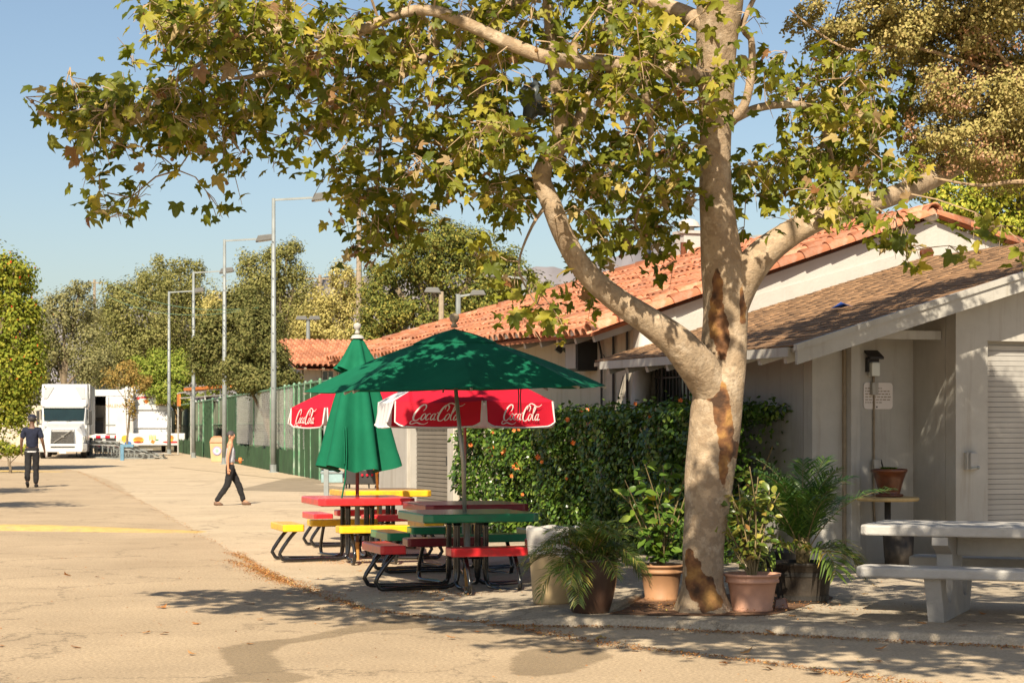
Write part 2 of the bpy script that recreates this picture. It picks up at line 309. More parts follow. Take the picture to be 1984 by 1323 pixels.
def stain(px, soft=.32):
    q = [np.array(G(*p)) for p in px]; A_ = np.array(q); lo = A_.min(0)-.3; hi = A_.max(0)+.3; gx = np.arange(lo[0], hi[0], .06); gy = np.arange(lo[1], hi[1], .06); vs, val = [], []
    for y in gy:
        for x in gx:
            ins = False; dm = 9
            for a, b in zip(q, q[1:]+q[:1]):
                if (a[1] > y) != (b[1] > y) and x < (b[0]-a[0])*(y-a[1])/(b[1]-a[1])+a[0]: ins = not ins
                e = b-a; t_ = max(0, min(1, ((x-a[0])*e[0]+(y-a[1])*e[1])/(e@e))); dm = min(dm, math.hypot(x-a[0]-e[0]*t_, y-a[1]-e[1]*t_))
            vs.append((x,y,.004)); val.append(max(-1, min(1, (dm if ins else -dm)/soft)))
    n = len(gx); me = bpy.data.meshes.new('damp_stain'); me.from_pydata(vs, [], [(j*n+i, j*n+i+1, (j+1)*n+i+1, (j+1)*n+i) for j in range(len(gy)-1) for i in range(n-1)]); me.materials.append(STAIN)
    me.attributes.new('inside', 'FLOAT', 'POINT').data.foreach_set('value', val); link('damp_stain', me, kind='structure')
stain(((760,1190),(900,1205),(820,1216),(700,1224),(640,1236),(560,1248),(530,1262),(545,1280),(560,1300),(620,1312),(560,1326),(480,1322),(380,1330),(330,1345),(300,1345),(380,1322),(450,1308),(440,1290),(425,1272),(425,1255),(480,1243),(560,1236),(620,1225)))
stain(((985,1275),(1010,1258),(1080,1250),(1170,1256),(1190,1272),(1120,1300),(1040,1312),(985,1306)))
sheet('asphalt_patch', [G(455,950),G(560,926),G(790,924),G(790,934),G(600,938),G(700,946),G(800,950),G(800,957)], .008, M['asphalt_dark'])
for a, b in (((330,905),(640,938)),((455,971),(800,971))):
    pa, pb = Vector((*G(*a),.011)), Vector((*G(*b),.011)); nrm = Vector((pb.y-pa.y, pa.x-pb.x, 0)).normalized()*.03
    sheet('expansion_joint', [(p.x,p.y) for p in (pa-nrm, pb-nrm, pb+nrm, pa+nrm)], .011, M['asphalt_dark'])
for d, x1, wd in ((21.9*1.4, -4.65, .95), (72.0, -16.2, 1.6)):
    mb = MB(); k = 24
    for i in range(k+1):
        x = lerp(-26 if d < 50 else -60, x1, i/k); y = d+(x-x1)*-.26
        for j in range(7): t = j/6; mb.v.append((x, y+(t-.5)*wd, -.006+.085*math.sin(math.pi*t)*min(1,(k-i+.3)/3)))
    mb.f = [(i*7+j, (i+1)*7+j, (i+1)*7+j+1, i*7+j+1) for i in range(k) for j in range(6)]; mb.m = [0]*len(mb.f)
    mb.build('speed_hump', M['yellow_line'], kind='structure', smooth=True)
# distant ridge
mb = MB(); rp = [(-900,640),(0,610),(300,590),(520,566),(640,540),(760,535),(900,532),(1100,515),(1290,472),(1340,462),(1480,470),(1600,462),(1900,455),(2300,470),(3200,560)]
rx = np.linspace(-900, 3200, 240); ry = np.interp(rx, [p[0] for p in rp], [p[1] for p in rp])
for i, (x, y) in enumerate(zip(rx, ry)):
    h = (827-y)*3000/F*(1+.02*math.sin(x*.021)+.012*math.sin(x*.06+1)+random.gauss(0,.003)); X = (x-992)*3000/F
    for q, (dy, hh) in enumerate(((-900,-5),(-500,.38*h),(-230,.68*h),(0,h),(700,-10))): mb.v.append((X+random.gauss(0,25)*(q in (1,2)), 3000+dy+random.gauss(0,40)*(q in (1,2)), CZ+hh))
mb.f = [(i*5+j, (i+1)*5+j, (i+1)*5+j+1, i*5+j+1) for i in range(239) for j in range(4)]; mb.m = [0]*len(mb.f)
mb.build('distant_hill', M['stone'], kind='structure', smooth=True)
# ================================================================== BUILDINGS
TH = R(21); CG, SG = math.cos(TH), math.sin(TH); OX, OY = 2.98, 20.93
def BW(t, u, z): return Vector((OX+CG*t-SG*u, OY+SG*t+CG*u, z))
def along(a, b): return (Vector(b)-Vector(a)).normalized()
def rotm(x, z):
    """matrix whose columns are x, y, z axes"""
    x = Vector(x).normalized(); z = Vector(z); z = (z-x*z.dot(x)).normalized(); y = z.cross(x); return Matrix((x, y, z)).transposed()
def inst(name, me, parent, X): o = link(name, me, parent); o.matrix_local = X; return o
def tile_mesh(name, r0, r1, ln, plug):
    mb = MB(); k = 6; th = .016
    for (r, x) in ((r0, 0), (r1, ln)):
        for rr in (r, r-th):
            for j in range(k+1): a = math.pi*j/k; mb.v.append((x, rr*math.cos(a), rr*math.sin(a)))
    n = k+1
    for j in range(k):
        mb.f += [(j, j+1, 2*n+j+1, 2*n+j), (j, n+j, n+j+1, j+1), (n+j, 3*n+j, 3*n+j+1, n+j+1)]
    mb.m = [0]*len(mb.f)
    if plug: mb.add([(.02,-(r0-th),0)]+[(.02,(r0-th)*math.cos(math.pi*j/k),(r0-th)*math.sin(math.pi*j/k)) for j in range(k)], [tuple(range(k+1))], 1)
    return mb.mesh(name, [M['tile'], M['mortar']], True)
def merge_meshes(name, items, mats, parent, kind='stuff'):
    """items: (mesh, Matrix4)"""
    Vs, Fs, Ms = [], [], []; o = 0
    for me, X in items:
        Vs += [tuple(X@v.co) for v in me.vertices]; Fs += [tuple(i+o for i in p.vertices) for p in me.polygons]; Ms += [p.material_index for p in me.polygons]; o += len(me.vertices)
    me = bpy.data.meshes.new(name); me.from_pydata(Vs, [], Fs)
    for m in mats: me.materials.append(m)
    me.polygons.foreach_set('material_index', Ms); me.polygons.foreach_set('use_smooth', [True]*len(Fs)); me.update()
    return link(name, me, parent, kind=kind)

main = thing('tile_roofed_building', 'long building with clay barrel tile roof, white gable and grey roller door', 'building', (OX,OY,0), TH)
U0, UR, UE, TL, TA, ZE, ZA, PL, PR = 5.25, 14.1, 18.0, .62, 5.03, 2.88, 4.55, .332, .27
mb = MB(); mb.prism([(TL,U0,-.1),(10,U0,-.1),(10,U0,ZA-PR*(10-TA)-.06),(TA,U0,ZA-.06),(TL,U0,ZE+PL*TL-.06)], (0,.22,0))
gw = mb.build('gable_wall', M['white_wall'], main)
mb = MB()   # plain flashing band along the lower roof
z0 = lambda t: 2.46+.3*t
mb.prism([(1.0,U0-.03,z0(1.0)-.1),(4.85,U0-.03,z0(4.85)-.1),(4.85,U0-.03,z0(4.85)+.17),(1.0,U0-.03,z0(1.0)+.25)], (0,.028,0)); mb.build('flashing_band', M['white_wall'], main)
mb = MB(); mb.tube([(4.95,U0-.10,4.02),(4.95,U0+.05,4.02)], .085, 14); mb.build('vent_pipe', M['rust_pot'], main)
DZ = 2.28; D0, D1 = 12.74, 14.95
mb = MB(); zt = ZE+PL*TL-.04
mb.box((TL+.11,(U0+.23+D0)/2,zt/2-.05),(.22,D0-U0-.23,zt+.1)); mb.box((TL+.11,(D0+D1)/2,(DZ+zt)/2),(.22,D1-D0,zt-DZ)); mb.box((5.5,16.9,zt/2),(9.6,.2,zt))
mb.build('side_wall', M['cream_wall'], main)
mb = MB(); mb.box((TL+.11,(D1+16.8)/2,zt/2-.05),(.22,16.8-D1,zt+.1)); mb.build('grey_wall_panel', M['grey_paint'], main, bevel=.01)
rd = MB(); rd.box((TL+.16,(D0+D1)/2,DZ/2),(.02,D1-D0,DZ)); rd = rd.build('roller_door', M['dark'], main)
sm = MB(); sm.box((0,0,0),(.03,D1-D0-.04,.062)); sm = sm.mesh('slat', M['shutter_dark'])
for i in range(int(DZ/.074)): inst('slat', sm, rd, Matrix.Translation((TL+.13+(i%2)*.001,(D0+D1)/2,.037+i*.074))@Matrix.Rotation(R(-7),4,'Y'))
for c_, d_ in (((TL+.0,D0-.17,1.35),(.16,.3,2.7)),((TL-.02,D1+.05,1.15),(.06,.09,2.3))): mb = MB(); mb.box(c_, d_); mb.build('door_frame', M['grey_trim'], main, bevel=.008)
mb = MB(); mb.box((TL-.04,D0+.04,1.05),(.06,.07,.16)); mb.build('door_latch', M['dark'], main)
# battered corner buttress
mb = MB(); mb.tube([(TL-.38,U0-.25,0),(TL+.12,U0-.02,2.98)], [.14,.11], 14); mb.build('corner_buttress', M['white_wall'], main, smooth=True)
mb = MB(); mb.bar((.06,0,ZE-.10),(TL+.02,0,ZE-.10+PL*.56),.07,.11); mrf = mb.mesh('rafter', M['grey_trim'])
for u in np.arange(U0+.25, UE-.2, .62): inst('rafter', mrf, main, Matrix.Translation((0,u,0)))
mb = MB(); zr = lambda t: ZE+PL*t if t <= TA else ZA-PR*(t-TA)
A = lambda t, u, dz=0: (t, u, zr(t)+dz)
rp = [A(0,U0+.08,-.03), A(TA,U0+.08,-.03), A(TA,UR,-.03), A(0,UE,-.03)]
mb.add(rp+[(p[0],p[1],p[2]-.05) for p in rp], [(0,1,2,3),(7,6,5,4),(0,4,5,1),(0,3,7,4)])
rp = [A(TA,U0+.08,-.03), A(10.4,U0+.08,-.03), A(10.4,UE,-.03), A(TA,UR,-.03)]
mb.add(rp+[(p[0],p[1],p[2]-.05) for p in rp], [(0,1,2,3),(7,6,5,4),(0,4,5,1)])
mb.add([A(TA,UR,-.03),A(10.4,UE,-.03),A(0,UE,-.03)], [(0,1,2)])
roof = mb.build('roof', M['tile_deck'], main)
tm = [tile_mesh('roof_tile', .10, .078, .42, p) for p in (0, 1)]; rkt = tile_mesh('roof_tile', .102, .070, .44, 0)
items = []
dn = Vector((-1,0,-PL)).normalized(); up = Vector((-PL,0,1)).normalized(); sl_len = TA*math.hypot(1,PL)
for c, u in enumerate(np.arange(U0+.28, UE-.1, .205)):
    tmax = TA if u < UR else TA*(UE-u)/(UE-UR)
    for r in range(16):
        s = -.06+r*.338; t = s/math.hypot(1,PL)
        if t > tmax-.12: break
        sag = -.02*math.sin(u*1.3)-.025*math.sin(u*.55+r*.3)
        pos = Vector((t, u+random.gauss(0,.006), ZE+PL*t-.02+sag+.008*(r%2)))
        X = rotm(-dn+Vector((0,random.gauss(0,.035),random.gauss(0,.025)+.0)), up)
        items.append((tm[random.random()<.4], Matrix.Translation(pos)@X.to_4x4()))
for k in range(13):     # rake: two staggered rows of larger barrel tiles
    for row, (du, dz, off) in enumerate(((-.06,.03,0),(.14,.075,.2))):
        s = -.14+k*.41+off; t = s/math.hypot(1,PL)
        if t > TA-.2: continue
        X = rotm(Vector((1,random.gauss(0,.02),PL+.0)), up); items.insert(0, (rkt, Matrix.Translation((t,U0+du,zr(t)+dz-.02))@X.to_4x4()@Matrix.Scale(1.24,4)))
upr = Vector((PR,0,1)).normalized()
for k in range(12):
    for row, (du, dz, off) in enumerate(((-.06,.03,.1),(.15,.09,.3))):
        s = k*.41+off; t = TA+s+.45
        X = rotm(Vector((-1,random.gauss(0,.02),PR+.0)), upr); items.insert(0, (rkt, Matrix.Translation((t,U0+du,zr(t)+dz-.02))@X.to_4x4()@Matrix.Scale(1.24,4)))
for k, u in enumerate(np.arange(U0-.12, UR, .36)):
    X = rotm(Vector((0,1,random.gauss(0,.02)-.03)), (0,0,1)); items.insert(0, (tm[0], Matrix.Translation((TA+random.gauss(0,.01),u,ZA+.03))@X.to_4x4()@Matrix.Scale(1.35,4)))
h0, h1 = Vector((0,UE,ZE)), Vector((TA,UR,ZA))
for k in range(17):
    p = h0.lerp(h1, k/17); X = rotm(h1-h0, (0,0,1)); items.insert(0, (tm[0], Matrix.Translation(p+Vector((0,0,.02)))@X.to_4x4()@Matrix.Scale(1.3,4)))
items.sort(key=lambda q: q[1].translation.y)
for me, X in items[:300]: inst('roof_tile', me, roof, X)
merge_meshes('roof_tiles', items[300:], [M['tile'], M['mortar']], roof)
mb = MB(); mb.ball((TA,U0-.02,ZA-.0), .105, (1.3,.8,.8)); mb.build('ridge_mortar', M['mortar'], roof, smooth=True)
# chimney cupola
mb = MB(); mb.box((5.0,12.77,4.66),(.34,.34,.62)); mb.box((5.0,12.77,4.99),(.42,.42,.05)); mb.lathe([(.21,5.09),(.17,5.17),(.10,5.22),(.001,5.24)], 20, (5.0,12.77,0)); mb.lathe([(.10,5.0),(.10,5.1)], 12, (5.0,12.77,0)); ch = mb.build('chimney', M['white_wall'], roof)
mb = MB(); mb.tube([(4.80,12.56,4.36),(4.80,12.56,4.80)], .055, 10); mb.build('flue', M['rust_pot'], roof)
# items above are children of the roof; fixed plant on the walls
for pth, rr in (([(TL-.03,6.05,zt),(TL-.03,6.05,.1)],.018),([(TL-.03,5.6,zt),(TL-.03,5.6,.1)],.018),([(TL-.05,7.6,2.80),(TL-.05,7.0,2.84),(TL-.05,6.5,2.8),(TL-.05,6.4,2.6),(TL-.05,6.4,.4)],.016)):
    mb = MB(); mb.tube(pth, rr, 6); mb.build('conduit', M['dark'], main)
mb = MB(); mb.tube([(TL-.04,6.35,2.6),(TL-.05,6.2,2.4),(TL-.04,6.1,2.42),(TL-.05,5.9,2.5)], .007, 5); mb.tube([(TL-.04,5.7,2.3),(TL-.05,5.85,2.0),(TL-.05,5.8,1.7),(TL-.04,5.65,1.5)], .007, 5); mb.build('loose_cable', M['dark'], main)

# ---- annex with shingle roof
ann = thing('shingle_roofed_annex', 'low annex with brown shingle roof, open alcove and grey roller shutter', 'building', (OX,OY,0), TH)
FW, BWU, LW = .31, 1.17, .865          # front wall, alcove back wall (u), left wall (t)
S0, SX = 2.57, 2.575
under = lambda t: 2.46+.3*t-.13
mb = MB()
mb.prism([(2.18,FW,0),(S0,FW,0),(S0,FW,under(S0)),(2.18,FW,under(2.18))], (0,.2,0))
mb.prism([(S0,FW,SX),(5.0,FW,SX),(5.0,FW,under(5)),(S0,FW,under(S0))], (0,.2,0)); mb.prism([(5.0,FW,-.02),(9.6,FW,-.02),(9.6,FW,2.5),(5.0,FW,under(5))], (0,.2,0))
mb.build('front_wall', M['grey_trim'], ann)
mb = MB(); mb.prism([(2.18,FW+.21,0),(2.18,BWU-.002,0),(2.18,BWU-.002,under(2.18)),(2.18,FW+.21,under(2.18))], (.2,0,0))
mb.prism([(LW,BWU,0),(2.4,BWU,0),(2.4,BWU,under(2.4)),(LW,BWU,under(LW))], (0,.2,0)); mb.build('alcove_wall', M['grey_trim'], ann)
mb = MB(); mb.prism([(LW,BWU+.21,0),(LW,U0-.01,0),(LW,U0-.01,under(LW)),(LW,BWU+.21,under(LW))], (.2,0,0)); mb.build('side_wall', M['grey_paint'], ann)
sh = MB(); sh.box(((S0+5)/2,FW+.16,SX/2),(5-S0,.02,SX)); sh = sh.build('roller_shutter', M['shutter'], ann)
sm = MB(); sm.box((0,0,0),(5-S0-.02,.022,.052)); sm = sm.mesh('slat', M['shutter'])
for i in range(int(SX/.0575)): inst('slat', sm, sh, Matrix.Translation(((S0+5)/2,FW+.135+.001*(i%2),.03+i*.0575))@Matrix.Rotation(R(8),4,'X'))
mb = MB(); mb.box((S0+.02,FW+.06,SX/2),(.03,.09,SX)); mb.build('shutter_guide', M['grey_trim'], ann)
mb = MB(); mb.box((1.337,BWU-.09,1.42),(.12,.12,2.82)); mb.build('post', M['grey_trim'], ann, bevel=.006)
mb = MB(); mb.box((1.26,BWU-.025,1.42),(.03,.045,2.8)); mb.build('post_joint', M['wood_grey'], ann)
mb = MB(); mb.bar((1.15,.62,2.64),(2.175,.62,2.64),.07,.10); mb.build('beam', M['grey_trim'], ann, bevel=.006)
mb = MB(); rp = [(-.04,-.06,z0(-.04)),(5,-.06,z0(5)),(5,5.24,z0(5)),(-.04,5.24,z0(-.04))]; lo = lambda q, h: [(p[0],p[1],p[2]-h) for p in q]
mb.add(rp+lo(rp,.05), [(0,1,2,3),(7,6,5,4),(0,4,5,1),(1,5,6,2),(2,6,7,3),(3,7,4,0)])
rp = [(5.004,-.06,z0(5)),(10,-.06,z0(5)-1.5),(10,5.24,z0(5)-1.5),(5.004,5.24,z0(5))]; mb.add(rp+lo(rp,.05), [(0,1,2,3),(7,6,5,4),(0,4,5,1)])
ar = mb.build('roof', M['wood_grey'], ann)
sp = math.hypot(1,.3); its = []
for r in range(37):
    s = -.05+r*.14; t = s/sp; u = -.085; first = r%2
    while u < 5.2:
        w = random.uniform(.22,.34)*(.5 if first else 1); first = 0; w = min(w, 5.24-u)
        if w > .05: its.append((t, u+w/2, w, r))
        u += w+.004
shm = {}
def shingle(w):
    k = round(w*25)/25
    if k not in shm: q = MB(); q.box((.095,0,.008),(.19,max(.04,k-.004),.016)); shm[k] = q.mesh('shingle', M['shingle'])
    return shm[k]
its.sort(key=lambda q: q[1]+q[0]*.35); mats4 = []
for t, u, w, r in its:
    X = rotm((1,0,.3-.055), (-.3,0,1)).to_4x4(); mats4.append((shingle(w), Matrix.Translation((t,u,z0(t)+.012+random.uniform(0,.005)))@X))
for me, X in mats4[:300]: inst('shingle', me, ar, X)
merge_meshes('shingles', mats4[300:], [M['shingle']], ar)
mb = MB(); mb.prism([(-.05,-.13,z0(0)-.19),(5,-.13,z0(5)-.19),(5,-.13,z0(5)+.0),(-.05,-.13,z0(0)+.0)], (0,.045,0)); mb.prism([(-.07,-.155,z0(0)-.045),(5,-.155,z0(5)-.045),(5,-.155,z0(5)+.02),(-.07,-.155,z0(0)+.02)], (0,.07,0))
mb.build('barge_board', M['grey_trim'], ann)
mb = MB(); mb.box((-.062,2.5,z0(0)-.055),(.035,4.95,.10)); mb.build('fascia', M['grey_trim'], ann)
rf = MB(); rf.bar((-.03,0,z0(0)-.115),(LW+.0,0,z0(LW)-.115),.07,.12); rf = rf.mesh('rafter', M['grey_trim'])
for k in range(9): inst('rafter', rf, ann, Matrix.Translation((0,.18+k*.58,0)))
wf = MB(); wf.box((LW-.01,4.5,2.0),(.04,1.0,.75)); wf = wf.build('window', M['dark'], ann)
mb = MB(); mb.box((LW-.035,4.5,2.0),(.02,.9,.62)); mb.build('pane', M['glass'], wf)
q = MB(); q.bar((0,0,-.45),(0,0,.42),.018); q = q.mesh('window_bar', M['dark'])
for k in range(11): inst('window_bar', q, wf, Matrix.Translation((LW-.12,3.98+k*.105,2.0)))
mb = MB(); mb.bar((LW-.12,3.95,1.75),(LW-.12,5.06,1.75),.02); mb.bar((LW-.12,3.95,2.25),(LW-.12,5.06,2.25),.02); mb.build('bar_rail', M['dark'], wf)

# ---- fixtures (things of their own)
p = BW(TL,7.35,2.86); fl = thing('floodlight', 'dark twin floodlight under the tile eave above the electrical box', 'floodlight', p, TH)
mb = MB(); mb.tube([(0,0,0),(-.12,0,-.02)], .03, 8); mb.build('bracket', M['dark'], fl)
for dy, a in ((-.12, .5), (.14, -.3)):
    q = MB(); Mx = Matrix.Rotation(a,3,'Z')@Matrix.Rotation(R(35),3,'Y'); q.box((-.2,dy-.1*(dy<0),-.12),(.1,.2,.16),M=Mx); h = q.build('lamp_head', M['dark'], fl, bevel=.01)
    q = MB(); q.box(Vector((-.2,dy-.1*(dy<0),-.12))+Mx@Vector((-.055,0,0)),(.012,.16,.12),M=Mx); q.build('lamp_glass', M['lens'], h)
p = BW(TL,6.87,2.4); eb = thing('electrical_box', 'dark metal electrical cabinet mounted on the beige side wall', 'electrical box', p, TH)
mb = MB(); mb.box((-.15,0,.19),(.3,.44,.40)); mb.build('cabinet', M['dark'], eb, bevel=.008); mb = MB(); mb.box((-.307,.0,.19),(.012,.36,.34)); mb.build('cabinet_door', M['grey_paint'], eb, bevel=.004)
p = BW(1.62,BWU,2.18); wl = thing('wall_lamp', 'black cage wall lamp with frosted lens in the alcove', 'wall lamp', p, TH)
mb = MB(); mb.box((0,-.03,.14),(.15,.06,.16)); mb.prism([(-.09,0,.28),(.09,0,.28),(.09,-.14,.20),(-.09,-.14,.20)], (0,0,.03)); mb.build('housing', M['dark'], wl, bevel=.006)
mb = MB(); mb.box((0,-.075,.09),(.11,.09,.16)); mb.build('lens', M['lens'], wl, bevel=.015)
p = BW(1.64,BWU,2.02); jb = thing('junction_box', 'small junction box with conduit running down the alcove wall', 'junction box', p, TH)
mb = MB(); mb.box((0,-.035,.03),(.08,.07,.14)); mb.build('box_body', M['grey_trim'], jb, bevel=.006); mb = MB(); mb.tube([(.01,-.02,-.04),(.01,-.02,-1.30),(.03,-.02,-1.55),(.10,-.02,-1.62),(.2,-.02,-1.64)], .013, 7); mb.tube([(0,-.03,.1),(0,-.03,.18)], .014, 7); mb.build('conduit', M['wood_grey'], jb)
p = BW(1.66,BWU,1.17); mv = thing('valve_box', 'small grey outlet box halfway along the alcove conduit', 'outlet box', p, TH)
mb = MB(); mb.box((.0,-.06,.0),(.09,.05,.16)); mb.build('box_body', M['grey_trim'], mv, bevel=.006); mb = MB(); mb.tube([(.06,-.05,-.08),(.08,-.06,0),(.06,-.05,.08)], .009, 6); mb.build('wire_guard', M['dark'], mv)
p = BW(1.60,BWU,1.82); sg = thing('notice_sign', 'pale rounded notice board covered in small faded lines of text', 'sign', p, TH)
q = []; w, h, rr = .30, .30, .04
for cx, cz, a0 in ((w-rr,h-rr,0),(-w+.22+rr,h-rr,90),(-w+.22+rr,rr,180),(w-rr,rr,270)): q += [(cx+rr*math.cos(R(a0+i*30)),-.012,cz+rr*math.sin(R(a0+i*30))) for i in range(4)]
mb = MB(); mb.prism(q, (0,.012,0)); mb.build('board', M['print_white'], sg)
mb = MB(); rr_ = random.Random(3)
for row in range(6):
    x = -.06
    while x < .25-(row in (0,5))*.1:
        w_ = rr_.uniform(.012,.045); mb.box((x+w_/2,-.0145,.235-row*.032),(w_,.002,.011)); x += w_+.012
mb.build('lettering', M['wood_grey'], sg); mb = MB(); mb.tube([(.09,-.02,.275),(.09,-.01,.275)], .009, 8); mb.tube([(.09,-.02,.025),(.09,-.01,.025)], .009, 8); mb.build('screw', M['dark'], sg)
p = BW(2.36,FW,1.14); db = thing('wall_dispenser', 'white metal dispenser box with hasp beside the grey roller shutter', 'wall box', p, TH)
mb = MB(); mb.box((0,-.05,.1),(.10,.10,.19)); mb.build('box_body', M['concrete_white'], db, bevel=.012); mb = MB(); mb.box((-.065,-.03,.1),(.02,.06,.19)); mb.box((.065,-.03,.1),(.02,.06,.19)); mb.build('side_plate', M['grey_trim'], db)
mb = MB(); mb.ball((.04,-.11,.03), .018); mb.box((0,-.105,.03),(.1,.01,.02)); mb.build('hasp', M['galv'], db)
p = BW(1.66,1.9,z0(1.66)+.03); wr = MB(); wr.add([(-.10,-.08,.02),(.02,-.1,.06),(.14,-.06,.03),(.12,.05,.05),(0,.08,.03),(-.12,.05,.01),(0,0,.09)], [(0,1,6),(1,2,6),(2,3,6),(3,4,6),(4,5,6),(5,0,6)])
o = wr.build('crumpled_wrapper', mat('blue_foil', (.05,.11,.42), .3, .3, 20), loc=p); tag(o, 'crumpled blue wrapper lying on the brown shingle roof', 'litter')
# far tile-roofed building
fb = thing('far_tiled_house', 'pale stucco house with clay tile roof beyond the green fence', 'building', (-6.46,84.9,.85), R(21))
mb = MB(); mb.box((1.6,4,1.3),(8.2,8,4.4)); mb.build('wall', M['cream_wall'], fb)
mb = MB(); mb.prism([(-2.55,.0,-.9),(-2.55,8,-.9),(-2.55,8,3.5),(-2.55,4,4.45),(-2.55,0,3.5)], (-.12,0,0)); mb.build('end_wall', M['white_wall'], fb)
mb = MB(); e = [(-3.0,-.7,3.32),(6.4,-.7,3.32),(6.4,4,4.55),(-3.0,4,4.55),(6.4,8.7,3.32),(-3.0,8.7,3.32)]; mb.add(e, [(0,1,2,3),(3,2,4,5)]); mb.add([(p[0],p[1],p[2]-.15) for p in e], [(3,2,1,0),(5,4,2,3)]); fr_ = mb.build('roof', M['tile_deck'], fb)
tf = []
for c, x in enumerate(np.arange(-2.95,6.4,.24)):
    for r in range(14):
        s = -.05+r*.36; y = -.75+s*.943; X = rotm((0,1,.262), (0,-.25,1)); tf.append((tm[0], Matrix.Translation((x,y,3.35+(y+.7)*.262))@X.to_4x4()@Matrix.Scale(1.1,4)))
for me, X in tf[:300]: inst('roof_tile', me, fr_, X)
merge_meshes('roof_tiles', tf[300:], [M['tile'], M['mortar']], fr_)
for x in (-1.45, -.75, 1.2):
    q = MB(); q.box((x,-.02,2.85),(.52,.08,.62)); wn = q.build('window', M['grey_trim'], fb)
    for dx in (-.12,.12): q = MB(); q.box((x+dx,-.065,2.85),(.19,.02,.52)); q.build('pane', M['glass'], wn)
q = MB(); q.box((0,0,0),(.1,.6,.12)); q = q.mesh('rafter', M['wood_grey'])
for k in range(12): inst('rafter', q, fb, Matrix.Translation((-2.6+k*.78,-.4,3.28))@Matrix.Rotation(R(19),4,'X'))
# pale boundary wall far left
bw = MB(); bw.bar((-60,132,1.5),(-24.5,128,1.5),.3,3.0); o = bw.build('boundary_wall', M['cream_wall']); tag(o, 'plain beige boundary wall behind the red-flowering tree', 'wall')
# ================================================================== FAR THINGS
# light poles
def light_pole(loc, label, rz=0, h=9.75, group='tall light poles along the green fence'):
    t = thing('light_pole', label, 'light pole', loc, rz, group)
    mb = MB(); mb.tube([(0,0,.02),(0,0,h*.33),(0,0,h)], [.115,.10,.065], 10); mb.build('pole', M['galv'], t, smooth=True)
    mb = MB(); mb.tube([(0,0,0),(0,0,.28)], .13, 8); mb.box((0,0,.012),(.34,.34,.025)); mb.build('base', M['galv'], t)
    mb = MB(); mb.bar((-.04,0,h-.06),(1.38,0,h+.03),.07); mb.build('arm', M['galv'], t)
    mb = MB(); mb.prism([(1.34,-.22,h-.10),(1.46,-.24,h+.17),(2.04,-.24,h+.24),(2.12,-.22,h+.02)], (0,.46,0)); hd = mb.build('lamp_head', M['head_grey'], t, bevel=.02)
    mb = MB(); mb.bar((1.46,0,h-.09),(2.02,0,h-.005),.32,.02); mb.build('lamp_glass', M['lens'], hd)
    b = MB(); b.tube([(-.02,-.13,0),(-.02,-.05,0)], .02, 6); b = b.mesh('step_bolt', M['dark'])
    for k in range(9): inst('step_bolt', b, t, Matrix.Translation((0,.02*(k/9),3.0+k*.65)))
    return t
lp = [(-8.49,70.9),(-12.49,86.5),(-16.7,104.4),(-20.6,119.6)]
lab = ['nearest and tallest-looking galvanised light pole in front of the green fence','second light pole along the fence, standing behind the tan bin and walking man','third light pole along the fence, right of the bleachers','farthest light pole, beside the food trailer']
l0 = light_pole((*lp[0],0), lab[0], R(4))
for (x,y), lb in zip(lp[1:], lab[1:]): c = copy_tree(l0); c.location = (x,y,0); c['label'] = lb
def area_light(loc, h, heads, label, sc, m='galv', rz=0, wood=False):
    t = thing('area_light', label, 'light pole', loc, rz, 'distant area lights above the roofs')
    mb = MB(); mb.tube([(0,0,-.0),(0,0,h)], [.13,.09], 8); mb.build('pole', M['wood_grey' if wood else m], t)
    for s in heads:
        mb = MB(); mb.bar((0,0,h-.08),(s*sc,0,h),.07); mb.build('arm', M['galv'], t); mb = MB(); mb.prism([(s*(sc-.1),-.15,h-.05),(s*sc,-.15,h+.14),(s*(sc+.42),-.15,h+.14),(s*(sc+.5),-.15,h-.03)], (0,.3,0)); mb.build('lamp_head', M['head_grey'], t, bevel=.02)
for px, py, d, hd, lb, wood, sc_ in ((855,565,70,(-1,),'single area light on tan pole above the tile roof, left of the twin lamp',True,.1),(888,570,72,(1,),'area light with short arm just above the tile roof ridge',False,.5),(1015,535,72,(-1,),'area light half hidden by sycamore leaves above the roof',False,.9),(597,618,95,(-1,1),'small twin-headed lamp in front of the far tiled house',False,.1),(1450,455,80,(1,),'distant lamp seen in the gap right of the sycamore trunk',False,.8)):
    w = P(px,py,d); area_light((w.x,w.y,0), w.z, hd, lb, sc_, wood=wood)
t = thing('utility_pole', 'tall weathered wooden pole with floodlights behind the closed green umbrella', 'utility pole', (-7.3,95,0), 0)
mb = MB(); mb.tube([(0,0,0),(0,0,15)], [.16,.11], 8); mb.build('pole', M['wood_grey'], t); mb = MB(); mb.bar((-.7,0,14.6),(.7,0,14.6),.1); mb.build('crossarm', M['galv'], t)
for s in (-.6,.1,.6): q = MB(); q.box((s,-.1,14.85),(.35,.3,.3),M=Matrix.Rotation(R(30),3,'X')); q.build('lamp_head', M['galv'], t, bevel=.02)
for px, py, d, w, lb in ((183,548,190,.7,'wooden power pole among the distant eucalyptus trees'),(620,540,160,1.3,'wooden power pole with crossarm above the pale tree')):
    q = P(px,py,d); t = thing('power_pole', lb, 'power pole', (q.x,q.y,0)); mb = MB(); mb.tube([(0,0,0),(0,0,q.z+.3)], .14, 6); mb.build('pole', M['wood_grey'], t)
    mb = MB(); mb.bar((-w,0,q.z),(w,0,q.z),.12); mb.build('crossarm', M['wood_grey'], t)
    for s in (-.8,.8): b = MB(); b.tube([(s*w,0,q.z),(s*w,0,q.z+.25)], .06, 6); b.build('insulator', M['dark'], t)
mb = MB(); a_, b_ = P(205,572,118), P(500,596,78)
